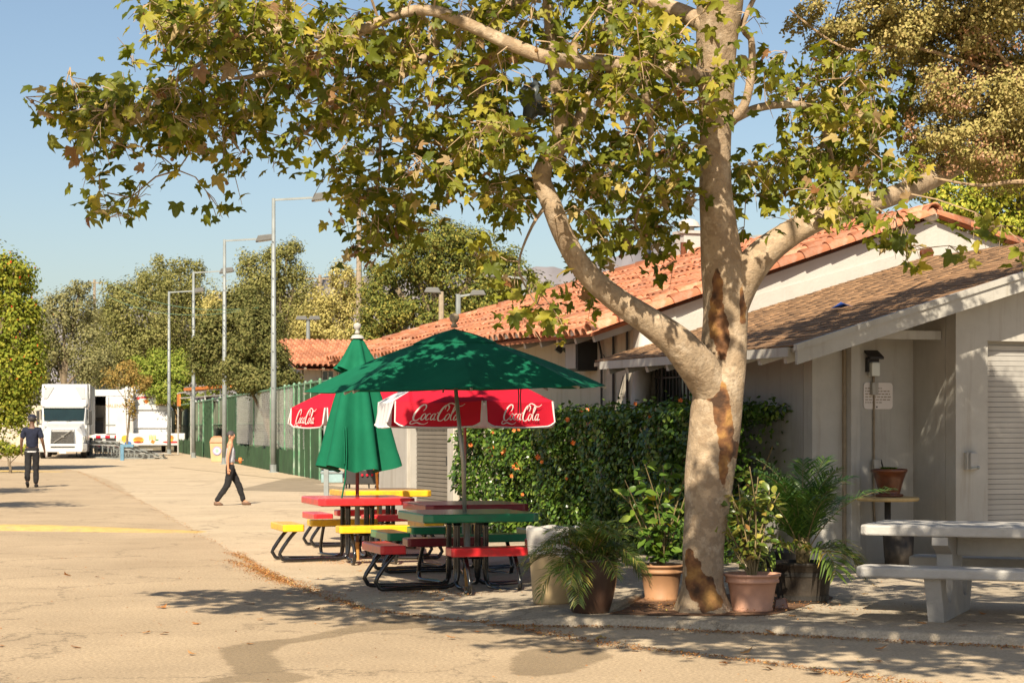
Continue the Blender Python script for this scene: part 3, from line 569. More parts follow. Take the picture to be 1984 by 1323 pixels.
for off in (0, .9): mb.tube([a_.lerp(b_,i/14)+Vector((0,0,off*(1-i/14)-1.1*4*(i/14)*(1-i/14)*.6)) for i in range(15)], .013, 5)
o = mb.build('string_line', M['fence_green']); tag(o, 'sagging green line strung between the light poles', 'cable')
# green fence ---------------------------------------------------------------
def FX(px): k = (px-992)/F; d = 8.174/(k+.2315); return Vector((k*d, d, 0))
fn = thing('tennis_fence', 'long green chain link fence with windscreens beside the light poles', 'fence', FX(574))
fo = FX(574); fd = (FX(340)-FX(592)).normalized(); fnrm = Vector((-fd.y, fd.x, 0)); fnrm = -fnrm if fnrm.x < 0 else fnrm
def fpost(p, h, r=.045): q = MB(); q.tube([p-fo, p-fo+Vector((0,0,h))], r, 6); q.ball(p-fo+Vector((0,0,h)), r*1.2, n=6, m=4); q.build('post', M['fence_green'], fn)
def frail(a, b, z, r=.035): q = MB(); q.tube([a-fo+Vector((0,0,z)), b-fo+Vector((0,0,z))], r, 6); q.build('rail', M['fence_green'], fn)
def fscreen(a, b, z0_, z1_, m='screen', name='windscreen', wav=.03):
    q = MB(); n = max(2, int((b-a).length/.35)); a = a-fo; b = b-fo
    for i in range(n+1):
        p = a.lerp(b, i/n); zz = z1_+random.uniform(-wav, wav); w = fnrm*(.03*math.sin(i*1.7))
        q.v += [tuple(p+w+Vector((0,0,z0_))), tuple(p+w*1.5+Vector((0,0,(z0_+zz)/2))), tuple(p+w+Vector((0,0,zz)))]
    q.f = [(3*i+j,3*i+3+j,3*i+4+j,3*i+1+j) for i in range(n) for j in (0,1)]; q.m = [0]*len(q.f); q.build(name, M[m], fn, smooth=True)
for px in (338,345,370,385,394,412,440,458,492,525,552,570,580,592,603,620): fpost(FX(px), 3.05)
for a, b in ((620,592),(592,570),(458,440),(412,395)): fscreen(FX(a), FX(b), .02, 3.0)
for a, b in ((570,552),(552,525),(525,492),(492,458),(440,412),(395,370),(370,340)): fscreen(FX(a)-fnrm*.05, FX(b)-fnrm*.05, .02, .85, wav=.06)
for a, b in ((620,570),(570,458),(458,412),(412,338)): frail(FX(a), FX(b), 3.0)
sh_ = fnrm*5.0+Vector((0,2,0))
bk = [FX(px)*1.09 for px in (640,600,560,525,492,458,425,395,365,338)]
for a, b in zip(bk, bk[1:]): fscreen(a, b, .3, 3.05, 'screen_grey', 'back_windscreen'); fpost(a, 3.15, .05)
for a, b in zip(bk, bk[1:]): frail(a, b, 3.1); frail(a-Vector((0,.12,0)), b-Vector((0,.12,0)), 1.75, .03)
mb = MB(); mb.tube([bk[2]-fo+Vector((0,-.2,.5)), bk[3]-fo+Vector((0,-.2,1.4))], .03, 6); mb.build('brace', M['fence_green'], fn); mb = MB(); mb.tube([bk[1]-fo+Vector((0,-.2,1.6)), bk[2]-fo+Vector((0,-.2,2.3))], .03, 6); mb.build('brace', M['fence_green'], fn)
mb = MB()
# chain link mesh of thin wires, front plane
for a, b in ((592,570),(570,525),(525,458)):
    A_, B_ = FX(a)-fo, FX(b)-fo; L_ = (B_-A_).length; k = int(L_/.16)
    for i in range(-16, k):
        for sgn in (1,-1):
            s0, s1 = i*.16, i*.16+2.1
            c0, c1 = max(0,s0), min(L_,s1)
            if c1 <= c0: continue
            z_a, z_b = .9+(c0-s0), .9+(c1-s0)
            if sgn < 0: z_a, z_b = 3.9-z_a, 3.9-z_b
            pa, pb = A_.lerp(B_, c0/L_)+Vector((0,0,z_a)), A_.lerp(B_, c1/L_)+Vector((0,0,z_b))
            mb.tube([pa, pb], .0035, 3, False)
mb.build('chain_link', M['alu'], fn, kind='stuff', fix=False)
# sign post with red and white notice
q = MB(); px_, py_ = G(632,962); t = thing('notice_post', 'pale grey square post with small red and white notice, behind the red table', 'sign', (px_,py_,0))
mb = MB(); mb.box((0,0,.95),(.11,.11,1.9)); mb.build('post', M['galv'], t, bevel=.006); mb = MB(); mb.box((-.10,-.07,2.05),(.26,.02,.36)); pl = mb.build('plate', M['white_cloth'], t)
mb = MB(); mb.box((-.10,-.082,1.97),(.24,.004,.17)); mb.build('red_panel', M['red_cloth'], pl); mb = MB(); rr_ = random.Random(5)
for row in range(3): mb.box((-.10+rr_.uniform(-.01,.01),-.086,2.02-row*.045),(.17,.003,.018))
mb.build('lettering', M['print_white'], pl)
# scaffold-like stall frame with orange canopy behind the fence
w0, w1 = P(345,765,118), P(620,757,84); t = thing('stall_frame', 'stall frame of poles with rolled tarps and orange canopy edge behind the fence', 'stall', (w0.x,w0.y,0)); o_ = Vector((w0.x,w0.y,0))
a, b = Vector((w0.x,w0.y,0)), Vector((w1.x,w1.y,0)); back = Vector((2.2,3.5,0))
for off in (Vector((0,0,0)), back):
    for i in range(9):
        p_ = a.lerp(b,i/8)+off-o_; q = MB(); q.tube([p_, p_+Vector((0,0,3.6))], .05, 6); q.build('post', M['alu'], t)
    for z in (3.3, 3.62): q = MB(); q.tube([a+off-o_+Vector((0,0,z)), b+off-o_+Vector((0,0,z))], .04, 6); q.build('rail', M['alu'], t)
mb = MB()
for i in range(40):
    u = i/39; p_ = a.lerp(b,.12+.85*u)+back*.1-o_+Vector((0,0,3.12+.06*math.sin(i*2.1))); mb.ball(p_, random.uniform(.2,.34), (1.4,1,.5), 8, 5, mi=random.choice((0,0,1)))
mb.build('rolled_tarp', [M['white_cloth'], M['dark']], t, smooth=True)
mb = MB(); mb.bar(a.lerp(b,.10)-o_+Vector((0,.4,3.78)), a.lerp(b,.42)-o_+Vector((0,.4,3.74)), .7, .16); mb.build('canopy', M['orange_paint'], t)
mb = MB(); mb.bar(a-o_+Vector((0,-.1,3.2)), a.lerp(b,.02)-o_+Vector((0,-.1,3.2)), .1, .7); mb.build('banner', M['orange_paint'], t)
# trash bin
bx, by = G(420.5,894.5); t = thing('trash_bin', 'tan litter bin with brown domed lid and round sticker by the fence', 'bin', (bx,by,0), R(8))
mb = MB(); mb.prism([(-.27,-.27,0),(.27,-.27,0),(.27,.27,0),(-.27,.27,0)], (0,0,.001)); mb.v = []; mb.f = []; mb.m = []
vs = [(sx*w,sy*w,z) for z, w in ((0,.27),(.86,.33)) for sx, sy in ((-1,-1),(1,-1),(1,1),(-1,1))]; mb.add(vs, [(3,2,1,0),(4,5,6,7),(0,1,5,4),(1,2,6,5),(2,3,7,6),(3,0,4,7)]); mb.build('body', M['plastic_tan'], t, bevel=.03)
mb = MB(); vs = [(sx*w,sy*w,z) for z, w in ((.85,.345),(.92,.345),(1.12,.27),(1.2,.16)) for sx, sy in ((-1,-1),(1,-1),(1,1),(-1,1))]
mb.add(vs, [(3,2,1,0)]+[(4*k+j,4*k+(j+1)%4,4*k+4+(j+1)%4,4*k+4+j) for k in range(3) for j in range(4)]+[(12,13,14,15)]); mb.build('lid', mat('brown_plastic', (.36,.19,.10), .5), t, bevel=.03)
mb = MB(); mb.tube([(0,-.318,.52),(0,-.324,.52)], .20, 24); st = mb.build('sticker', mat('violet_print', (.30,.25,.45), .6), t); mb = MB(); mb.tube([(0,-.324,.52),(0,-.328,.52)], .15, 24); mb.build('sticker_ring', M['white_cloth'], st)
mb = MB(); mb.ball((0,-.329,.52), .08, (1,.05,1.1)); mb.build('sticker_mark', mat('leaf_print', (.25,.5,.3), .6), st)
# ------------------------------------------------------------------ tractor unit with trailer
t = thing('white_semi_truck', 'white long-nosed semi truck facing the camera on the road', 'truck', (-22.9,101.5,0), R(10.6)); MW = M['truck_white']
# local: x across, -y towards camera (front at y=0)
def loft(mb, secs, mi=0):
    """secs: list of (y, [(x,z)...]) with equal counts, mirrored closed rings"""
    o = len(mb.v); n = len(secs[0][1])
    for y, ring in secs: mb.v += [(x,y,z) for x,z in ring]
    fs = [(o+i*n+j,o+i*n+(j+1)%n,o+(i+1)*n+(j+1)%n,o+(i+1)*n+j) for i in range(len(secs)-1) for j in range(n)]+[tuple(o+j for j in range(n-1,-1,-1)), tuple(o+(len(secs)-1)*n+j for j in range(n))]
    mb.f += fs; mb.m += [mi]*len(fs)
ring = lambda wb, wt, zb, zt: [(-wb,zb),(wb,zb),(wb,(zb+zt)/2),(wt,zt),(-wt,zt),(-wb,(zb+zt)/2)]
mb = MB(); loft(mb, [(0.05,ring(1.02,.62,.75,1.50)),(.5,ring(1.14,.82,.72,1.62)),(1.55,ring(1.16,1.0,.72,1.86))]); mb.build('hood', MW, t, bevel=.06)
mb = MB(); loft(mb, [(1.5,ring(1.17,1.05,.75,1.88)),(2.05,ring(1.18,1.12,.75,2.66)),(2.2,ring(1.2,1.14,.75,2.72)),(4.6,ring(1.22,1.18,.75,2.75))]); cabp = mb.build('cab', MW, t, bevel=.05)
mb = MB(); loft(mb, [(1.95,ring(1.10,1.02,2.66,2.78)),(2.2,ring(1.2,1.1,2.66,3.05)),(2.75,ring(1.22,1.16,2.66,3.85)),(4.6,ring(1.22,1.18,2.66,3.9))]); mb.build('roof_fairing', MW, t, bevel=.06)
for s in (-1,1): q = MB(); q.prism([(s*.52,2.61,3.70),(s*1.02,2.61,3.70),(s*1.06,2.19,3.08),(s*.86,2.19,3.08)], (0,-.02,.02)); q.build('fairing_flank', M['truck_grey'], t)
mb = MB(); v_ = [(-1.0,1.52,1.92),(1.0,1.52,1.92),(1.05,1.98,2.60),(-1.05,1.98,2.60)]; mb.prism(v_, (0,-.035,.02)); ws = mb.build('windscreen', M['glass'], t)
for s in (-.9,.1): q = MB(); q.bar((s,1.44,1.93),(s+.55,1.50,2.0),.02); q.build('wiper', M['dark'], ws)
mb = MB(); mb.box((0,1.93,2.63),(2.0,.18,.05)); mb.build('visor', MW, t)
mb = MB(); mb.prism([(-.58,0,.78),(.58,0,.78),(.55,.06,1.48),(-.55,.06,1.48)], (0,.06,0)); gr = mb.build('grille', M['dark'], t)
q = MB(); q.bar((-.57,-.01,0),(.57,-.01,0),.014,.014); q = q.mesh('grille_bar', M['chrome'])
for k in range(11): inst('grille_bar', q, gr, Matrix.Translation((0,.005*k,.82+k*.063)))
mb = MB(); mb.bar((-.46,-.03,.82),(.44,-.0,1.46),.07,.04); mb.box((0,-.04,1.14),(.15,.05,.13)); mb.build('emblem_bar', M['chrome'], gr)
for s in (-1,1):
    q = MB(); q.bar((s*.60,-.005,.78),(s*.57,.05,1.5),.04); q.build('grille_trim', M['chrome'], gr)
    q = MB(); q.prism([(s*.74,.05,.86),(s*1.05,.12,.83),(s*1.10,.24,1.12),(s*.92,.22,1.30),(s*.76,.1,1.02)], (0,-.03,0)); q.build('headlight', M['lens'], t, bevel=.02)
    q = MB(); q.bar((s*.86,.5,1.62),(s*.78,.6,1.22),.05); q.build('air_intake', M['dark'], t)
    q = MB(); q.box((s*1.32,1.9,2.1),(.16,.12,.75)); q.build('mirror', M['dark'], t, bevel=.03); q = MB(); q.bar((s*1.15,1.9,2.5),(s*1.32,1.9,2.45),.04); q.bar((s*1.15,1.9,1.75),(s*1.32,1.9,1.8),.04); q.build('mirror_arm', M['dark'], t)
    q = MB(); q.box((s*1.14,.75,1.62),(.12,.1,.18)); q.build('hood_mirror', MW, t, bevel=.03)
    q = MB(); q.box((s*.92,-.05,.52),(.18,.03,.16)); q.build('fog_lamp', M['dark'], t)
    q = MB(); q.box((s*1.19,2.5,2.25),(.03,.8,.55)); q.build('side_window', M['glass'], t)
    q = MB(); q.box((s*1.19,3.3,.6),(.06,2.4,.55)); q.build('side_skirt', M['truck_grey'], t)
mb = MB(); loft(mb, [(-.12,[(-.95,.34),(.95,.34),(1.0,.5),(1.0,.76),(-1.0,.76),(-1.0,.5)]),(.15,[(-1.18,.34),(1.18,.34),(1.2,.5),(1.2,.76),(-1.2,.76),(-1.2,.5)]),(.5,[(-1.2,.4),(1.2,.4),(1.22,.5),(1.22,.76),(-1.22,.76),(-1.22,.5)])]); bp = mb.build('bumper', MW, t, bevel=.03)
mb = MB(); mb.box((0,-.125,.60),(1.2,.02,.07)); mb.build('bumper_slot', M['dark'], bp); mb = MB(); mb.box((0,-.14,.36),(.34,.02,.17)); mb.build('number_plate', M['white_cloth'], bp)
def wheel(par, x, y, r=.5, w=.3):
    q = MB(); q.lathe([(.28,-w/2),(r-.05,-w/2),(r,-w/2+.05),(r,w/2-.05),(r-.05,w/2),(.28,w/2)], 20); q.v = [(p[2]+x,p[0]+y,p[1]+r) for p in q.v]; wh = q.build('wheel', M['rubber'], par, smooth=True)
    q = MB(); q.lathe([(.29,-w/2+.04),(.05,-w/2+.08),(.05,w/2-.08),(.29,w/2-.04)], 16); q.v = [(p[2]+x,p[0]+y,p[1]+r) for p in q.v]; q.build('rim', M['chrome'], wh)
for s in (-1,1):
    for y in (1.0,6.2,7.5,13.6,14.9): wheel(t, s*1.02, y)
mb = MB(); mb.box((0,5.5,.85),(.9,6,.2)); mb.build('chassis', M['dark'], t)
mb = MB(); mb.box((0,11.2,2.55),(2.5,11.6,2.75)); tr = mb.build('trailer', M['truck_grey'], t, bevel=.04); mb = MB(); mb.box((0,5.39,2.55),(2.46,.02,2.7)); mb.build('trailer_front', MW, tr)
# box trailer seen from its rear
t = thing('box_trailer', 'white box trailer with one rear door open and orange lettering', 'trailer', (-25.3,126,0), R(8))
mb = MB(); mb.box((0,0,2.55),(2.6,.0001,0)); mb = MB()
for c, d_ in (((0,4.5,3.92),(2.6,9,.12)),((-1.27,4.5,2.5),(.06,9,2.8)),((1.27,4.5,2.5),(.06,9,2.8)),((0,4.5,1.12),(2.6,9,.12)),((0,8.97,2.5),(2.5,.05,2.7)),((0,-.02,3.72),(2.6,.08,.3))): mb.box(c, d_)
mb.build('box_body', MW, t)
mb = MB(); mb.box((.42,-.05,2.36),(1.62,.06,2.36)); dr = mb.build('rear_door', MW, t, bevel=.02)
for x in (-.22,1.1): q = MB(); q.tube([(x,-.1,1.2),(x,-.1,3.5)], .02, 6); q.build('lock_rod', M['galv'], dr)
q = MB(); q.box((-.1,-.11,1.75),(.6,.02,.06)); q.build('door_bar', M['galv'], dr)
fc = bpy.data.curves.new('lettering', 'FONT'); fc.body = 'VALENCIA'; fc.size = .30; fc.extrude = .004; fc.align_x = 'CENTER'; fc.materials.append(M['orange_paint'])
o = bpy.data.objects.new('text', fc); COL.objects.link(o); bpy.context.view_layer.update()
me = bpy.data.meshes.new_from_object(o.evaluated_get(bpy.context.evaluated_depsgraph_get())); me.name = 'lettering'; bpy.data.objects.remove(o)
o = link('lettering', me, dr, loc=(.3,-.088,2.85)); o.rotation_euler = (R(90),0,0)
mb = MB(); mb.box((0,4,1.9),(2.3,.05,1.5)); mb.box((-.9,2,2.2),(.5,.6,.05)); mb.box((-.9,2,1.6),(.5,.6,.7)); mb.build('interior_rack', M['dark'], t)
for z in (1.0,.42):
    for k in range(9): q = MB(); q.box((-1.15+k*.29,-.08,z),(.27,.04,.15)); q.build('reflector_strip', M['red_cloth' if k%2 else 'white_cloth'], t)
mb = MB(); mb.box((0,.1,.7),(2.2,.3,.35)); mb.box((0,.0,.52),(2.4,.1,.12)); mb.build('rear_bumper', M['dark'], t)
for s in (-1,1):
    for y in (1.2,2.4): wheel(t, s*1.05, y)
    q = MB(); q.box((s*.5,-.12,.78),(.22,.05,.16)); q.build('tail_light', M['alu'], t)
# food trailer
t = thing('food_trailer', 'white food trailer with arched sign and fast food pictures on its counter', 'food trailer', (-23.9,127,0), R(6))
mb = MB(); mb.box((.6,1.6,1.75),(3.1,3.0,1.9)); mb.build('cabin', MW, t, bevel=.05)
mb = MB(); mb.prism([(-1.0,.0,2.7),(2.15,.0,2.7),(1.9,.0,2.98),(-.9,.0,2.98)], (0,3.1,0)); mb.build('roof', MW, t, bevel=.03)
q = [(-1.0,.2,2.98),(1.15,.2,2.98),(1.15,.2,4.0)]+[(1.15-.3+.3*math.cos(R(a)),.2,4.0+.2*math.sin(R(a))) for a in (30,60,90)]+[(-.7,.2,4.2),(-1.0,.2,4.0)]
mb = MB(); mb.prism(q, (0,.2,0)); sgn = mb.build('sign_board', MW, t)
mb = MB(); mb.box((.62,.02,2.0),(2.7,.06,.9)); mb.build('serving_hatch', M['white_cloth'], t, bevel=.02)
mb = MB(); mb.box((.9,-.5,.83),(4.3,.9,.76)); ct = mb.build('counter', MW, t, bevel=.04)
cols = [mat('print_orange',(.55,.17,.02),.6), mat('print_red',(.42,.03,.03),.6), mat('print_yellow',(.60,.33,.03),.6), mat('print_blue',(.04,.12,.34),.6), mat('print_green',(.06,.2,.07),.6)]
def decal(name, par, shapes, y):
    q = MB()
    for (x,z,rx,rz,mi,n) in shapes: q.prism([(x+rx*math.cos(2*math.pi*i/n+.3),y,z+rz*math.sin(2*math.pi*i/n+.3)) for i in range(n)], (0,-.006,0), mi=mi)
    q.build(name, cols, par)
decal('orange_picture', ct, [(-.7,.85,.22,.25,2,12)], -.955); decal('blue_picture', ct, [(-.5,.6,.22,.12,3,8)], -.965)
decal('burger_picture', ct, [(.15,.80,.34,.2,2,14),(.15,.66,.32,.07,1,10)], -.955); decal('burger_top_picture', ct, [(.15,.88,.28,.12,0,12)], -.963)
decal('fries_picture', ct, [(1.05+k*.09-.2,.92+.04*(k%2),.03,.2,2,6) for k in range(5)]+[(1.05,.68,.16,.14,0,4),(1.3,.8,.12,.05,4,6)], -.955)
decal('hot_dog_picture', ct, [(2.2,.66,.55,.07,1,12),(2.2,.92,.16,.18,0,8)], -.955); decal('cup_picture', ct, [(2.2,.8,.12,.1,2,6)], -.963)
decal('sign_picture', sgn, [(.1,3.9,.2,.1,3,8),(.5,3.5,.45,.06,1,8),(.55,3.25,.16,.14,0,6),(.0,3.45,.15,.1,1,8)], .195)
for s in (-.3,1.6): wheel(t, s, .6, .38, .22)
q = MB(); q.bar((3.0,.3,.45),(4.6,.3,.45),.12); q.build('drawbar', M['dark'], t)
# crowd barrier / ribbed panel
t = thing('ribbed_panel', 'grey ribbed metal panel standing on edge behind the bleachers', 'barrier', (*G(229,874),0), R(-10))
for k in range(9): q = MB(); q.tube([(-.35+k*.085,0,.1),(-.35+k*.085,0,1.95)], .035, 6); q.build('rib', M['alu'], t)
mb = MB(); mb.box((0,.03,1.0),(.75,.02,1.9)); mb.tube([(-.4,0,.06),(-.4,0,1.98),(.4,0,1.98),(.4,0,.06)], .03, 6); mb.build('panel', M['galv'], t)
# aluminium bleachers receding along the road
t = thing('bleachers', 'low aluminium bleachers with empty benches below the food trailer', 'bleachers', (*G(270,886),0), R(-66))
for k in range(4):
    q = MB(); q.box((0,-k*.75,.28+.2*k),(11,.28,.045)); q.build('seat_plank', M['alu'], t); q = MB(); q.box((0,-k*.75-.38,.10+.2*k),(11,.22,.04)); q.build('foot_plank', M['alu'], t)
for x in np.arange(-5.2,5.3,1.3):
    q = MB()
    q.bar((x,.2,.04),(x,-2.7,.04),.06); q.bar((x,.1,.1),(x,-2.5,.86),.06)
    for k in range(4): q.bar((x,-k*.75,.02),(x,-k*.75,.27+.2*k),.05)
    q.build('frame', M['galv'], t)
t = thing('blue_rail_post', 'light blue bent metal post in front of the bleachers', 'post', (*G(237,892),0), 0)
mb = MB(); mb.bar((0,0,0),(0,0,.78),.16); mb.bar((-.08,0,.72),(.55,0,.72),.14); mb.build('bent_post', M['blue_paint'], t)
# grill cart seen under the umbrellas
t = thing('grill_cart', 'black barbecue grill cart with red knobs beyond the yellow table', 'grill', (-2.95,40,0), R(-4))
mb = MB(); mb.box((0,0,.62),(.78,.5,.30)); mb.build('fire_box', M['dark'], t, bevel=.02)
for k in range(4): q = MB(); q.tube([(-.02+k*.1,-.25,.66),(-.02+k*.1,-.29,.66)], .025, 8); q.build('knob', M['red_cloth'], t)
for x in (-.35,.35):
    for y in (-.2,.2): q = MB(); q.tube([(x,y,0),(x,y,.5)], .02, 6); q.build('leg', M['dark'], t)
mb = MB(); mb.tube([(.1,-.2,.5),(.12,-.22,.3),(.2,-.22,.26),(.24,-.2,.45),(.28,-.22,.3),(.34,-.2,.28),(.36,-.2,.5)], .018, 6); mb.build('hose', M['rubber'], t)
t = thing('storage_crate', 'pale teal plastic-wrapped crate standing beside the fence corner', 'crate', (-5.25,58,0), R(6))
mb = MB(); mb.box((0,0,.17),(.62,.5,.34)); mb.build('crate_body', mat('teal_plastic', (.25,.36,.36), .5), t, bevel=.02); mb = MB(); mb.box((0,-.26,.30),(.66,.03,.05)); mb.build('lid_edge', M['galv'], t)
# ------------------------------------------------------------------ people
def skin(name, parent, V, E, mt, sub=2, root=0, fold_=0):
    me = bpy.data.meshes.new(name); me.from_pydata([v[:3] for v in V], E, []); me.materials.append(mt); o = link(name, me, parent)
    o.modifiers.new('skin', 'SKIN').use_smooth_shade = True
    for i, v in enumerate(V): sv = me.skin_vertices[0].data[i]; sv.radius = (v[3], v[4] if len(v) > 4 else v[3]); sv.use_root = (i == root)
    s = o.modifiers.new('subsurf', 'SUBSURF'); s.levels = s.render_levels = sub
    if fold_:
        tx = bpy.data.textures.new('folds', 'CLOUDS'); tx.noise_scale = .09; tx.noise_depth = 2; d = o.modifiers.new('folds', 'DISPLACE'); d.texture = tx; d.strength = fold_; d.mid_level = .5
    return o
def person(label, loc, rz, S, arms, legs, sk, shirt, hem_white, cap, sleeves, hairm, shoes, head_yaw=0):
    """faces local +y; arms: [(elbow, wrist, hand)], legs: [(knee, ankle, toe)] for left (-x) and right, metres at 1.75 m"""
    t = thing('person', label, 'person', loc, rz); t.scale = (S,S,S)
    V = [(0,0,.97,.135,.10),(0,0,1.12,.115,.09),(0,.01,1.28,.14,.10),(0,0,1.41,.115,.08),(0,0,1.50,.055),(0,.015,1.56,.05),(0,.03,1.62,.072,.08),(0,.03,1.69,.082,.092),(0,.02,1.745,.055,.06)]
    E = [(i,i+1) for i in range(8)]
    nx, ny = math.sin(R(head_yaw)), math.cos(R(head_yaw)); V.append((nx*.105,.03+ny*.105,1.655,.014)); E.append((7,9))       # nose
    for s, (el, wr, hd), (kn, an, to) in zip((-1,1), arms, legs):
        b = len(V); V += [(s*.175,0,1.42,.058),(*el,.043),(*wr,.028),(*hd,.036,.018)]; E += [(3,b),(b,b+1),(b+1,b+2),(b+2,b+3)]
        b = len(V); V += [(s*.09,0,.90,.088),(*kn,.058),(*an,.040),(*to,.035)]; E += [(0,b),(b,b+1),(b+1,b+2),(b+2,b+3)]
    body = skin('body', t, V, E, sk)
    for s, (el, wr, hd) in zip((-1,1), arms):
        d_ = (Vector(hd)-Vector(wr)).normalized(); fwd = Vector((0,1,0)); q = MB()
        for k in range(4):
            st = Vector(hd)+fwd*(.024-.016*k); ln = (.062,.07,.066,.052)[k]; q.tube([st, st+d_*ln*.5+Vector((-s*.006,0,0)), st+d_*ln+Vector((-s*.022,0,0))], [.0095,.009,.007], 6)
        st = Vector(wr)+d_*.03+fwd*.025; q.tube([st, st+d_*.03+fwd*.022, st+d_*.06+fwd*.02], [.011,.010,.008], 6); q.build('fingers', sk, body, smooth=True)
    ang = lambda a, r_, z: (math.sin(R(head_yaw+a))*r_, .03+math.cos(R(head_yaw+a))*r_, z)
    q = MB(); q.ball(ang(85,.088,1.655), .028, (.5,1,1.2), 8, 6); q.ball(ang(-85,.088,1.655), .028, (.5,1,1.2), 8, 6); q.build('ears', sk, body, smooth=True)
    q = MB(); q.ball(ang(24,.088,1.685), .012, n=8, m=6); q.ball(ang(-24,.088,1.685), .012, n=8, m=6); q.build('eyes', M['dark'], body, smooth=True)
    q = MB(); q.bar(ang(18,.094,1.61), ang(-18,.094,1.61), .012, .01); q.build('mouth', mat('lips', tuple(c*.6 for c in sk.node_tree.nodes['Vector Math'].inputs[0].default_value), .5), body)
    q = MB(); hx = Vector((-nx*.018,.03-ny*.018,1.70)); q.ball(hx, .105, (.93,1.0,.92), 14, 10)
    keep = [i for i, v in enumerate(q.v) if True]; q.f = [f for f in q.f if sum(q.v[i][2] for i in f)/len(f) > 1.665 or sum((q.v[i][0]*nx+(q.v[i][1]-.03)*ny) for i in f)/len(f) < -.03]; q.m = [0]*len(q.f); q.build('hair', hairm, body, smooth=True)
    if cap:
        q = MB(); q.ball((0,.03,1.715), .115, (.95,1.05,.75), 14, 8); q.f = [f for f in q.f if sum(q.v[i][2] for i in f)/len(f) > 1.71]; q.m = [0]*len(q.f)
        q.tube([(-.07,.12,1.715),(0,.19,1.70),(.07,.12,1.715)], [.012,.02,.012], 6); q.build('cap', cap, t, smooth=True)
    Vt = [(0,0,1.03,.15,.115),(0,0,.95,.155,.118)]; Et = [(0,1)]
    for s, (kn, an, to) in zip((-1,1), legs):
        b = len(Vt); kn_, an_ = Vector(kn), Vector(an); Vt += [(s*.092,0,.86,.108),(*kn,.082),(*(kn_.lerp(an_,.5)),.074),(*(an_+Vector((0,0,-.01))),.062)]; Et += [(1,b),(b,b+1),(b+1,b+2),(b+2,b+3)]
    skin('trousers', t, Vt, Et, M['black_cloth'], 3, 0, .035)
    Vs = [(0,0,.93 if sleeves else 1.0,.17,.13),(0,0,1.08,.155,.12),(0,.01,1.26,.168,.125),(0,0,1.40,.14,.10),(0,0,1.47,.085,.075)]; Es = [(i,i+1) for i in range(4)]
    for s, (el, wr, hd) in zip((-1,1), arms):
        if sleeves: b = len(Vs); sh0 = Vector((s*.175,0,1.415)); Vs += [(*sh0,.082),(*sh0.lerp(Vector(el),.85),.072)]; Es += [(3,b),(b,b+1)]
        else: b = len(Vs); Vs += [(s*.12,0,1.44,.045)]; Es += [(3,b)]
    so_ = skin('shirt', t, Vs, Es, shirt, 3, 0, .03)
    if hem_white: q = MB(); q.lathe([(1,0),(1.02,.03)], 20, fn=lambda r_,z,a: (r_*.175*.128/math.hypot(.128*math.cos(a),.175*math.sin(a)), z+.865)); q.build('undershirt_hem', M['white_cloth'], t, smooth=True)
    for (kn, an, to) in legs:
        an_, to_ = Vector(an), Vector(to); dz = (to_-an_).normalized(); q = MB(); heel = an_+Vector((0,-.05,-.045))
        q.tube([heel, an_+Vector((0,.0,-.045)), an_.lerp(to_,.6)+Vector((0,.02,-.02)), to_+dz*.05], [.035,.048,.045,.028], 8); q.build('shoe', shoes, t, smooth=True)
    return t
x_, y_ = G(62,944)
p1 = person('person in dark navy short-sleeved shirt, cap and black trousers walking away', (x_,y_,0), R(4), 1.09,
    [((-.25,-.03,1.15),(-.26,.03,.92),(-.26,.05,.84)),((.26,-.06,1.15),(.29,.05,.93),(.30,.07,.85))],
    [((-.09,-.04,.50),(-.09,-.16,.16),(-.09,-.10,.05)),((.09,.05,.50),(.09,.03,.09),(.09,.17,.035))], M['skin_dark'], M['navy'], True, M['navy'], True, M['hair'], M['black_cloth'])
mb = MB(); mb.lathe([(.001,0),(.03,.0),(.032,.12),(.014,.16),(.014,.19),(.001,.19)], 10); o = mb.build('bottle', mat('clear_drink', (.5,.45,.42), .2), smooth=True, loc=(x_+.36,y_+.12,.80)); tag(o, 'small drink bottle in the right hand of the walking person in navy', 'bottle')
x_, y_ = G(446,979)
p2 = person('person in grey tank top and dark trousers striding to the right past the bin', (x_,y_,0), R(-82), .86,
    [((-.22,.02,1.15),(-.205,.17,1.06),(-.19,.235,1.075)),((.23,-.06,1.15),(.22,-.05,.90),(.22,-.04,.81))],
    [((-.09,.20,.50),(-.09,.32,.10),(-.09,.45,.045)),((.09,-.06,.50),(.09,-.34,.10),(.09,-.22,.035))], M['skin'], M['grey_cloth'], False, None, False, M['hair'], mat('brown_shoe', (.14,.08,.05), .6), 35)
mb = MB(); mb.lathe([(.001,0),(.033,0),(.033,.12),(.001,.12)], 12); o = mb.build('drink_can', M['orange_paint'], smooth=True, loc=(x_+.18,y_+.19,.865)); tag(o, 'orange drink can held by the person in the grey tank top', 'can')
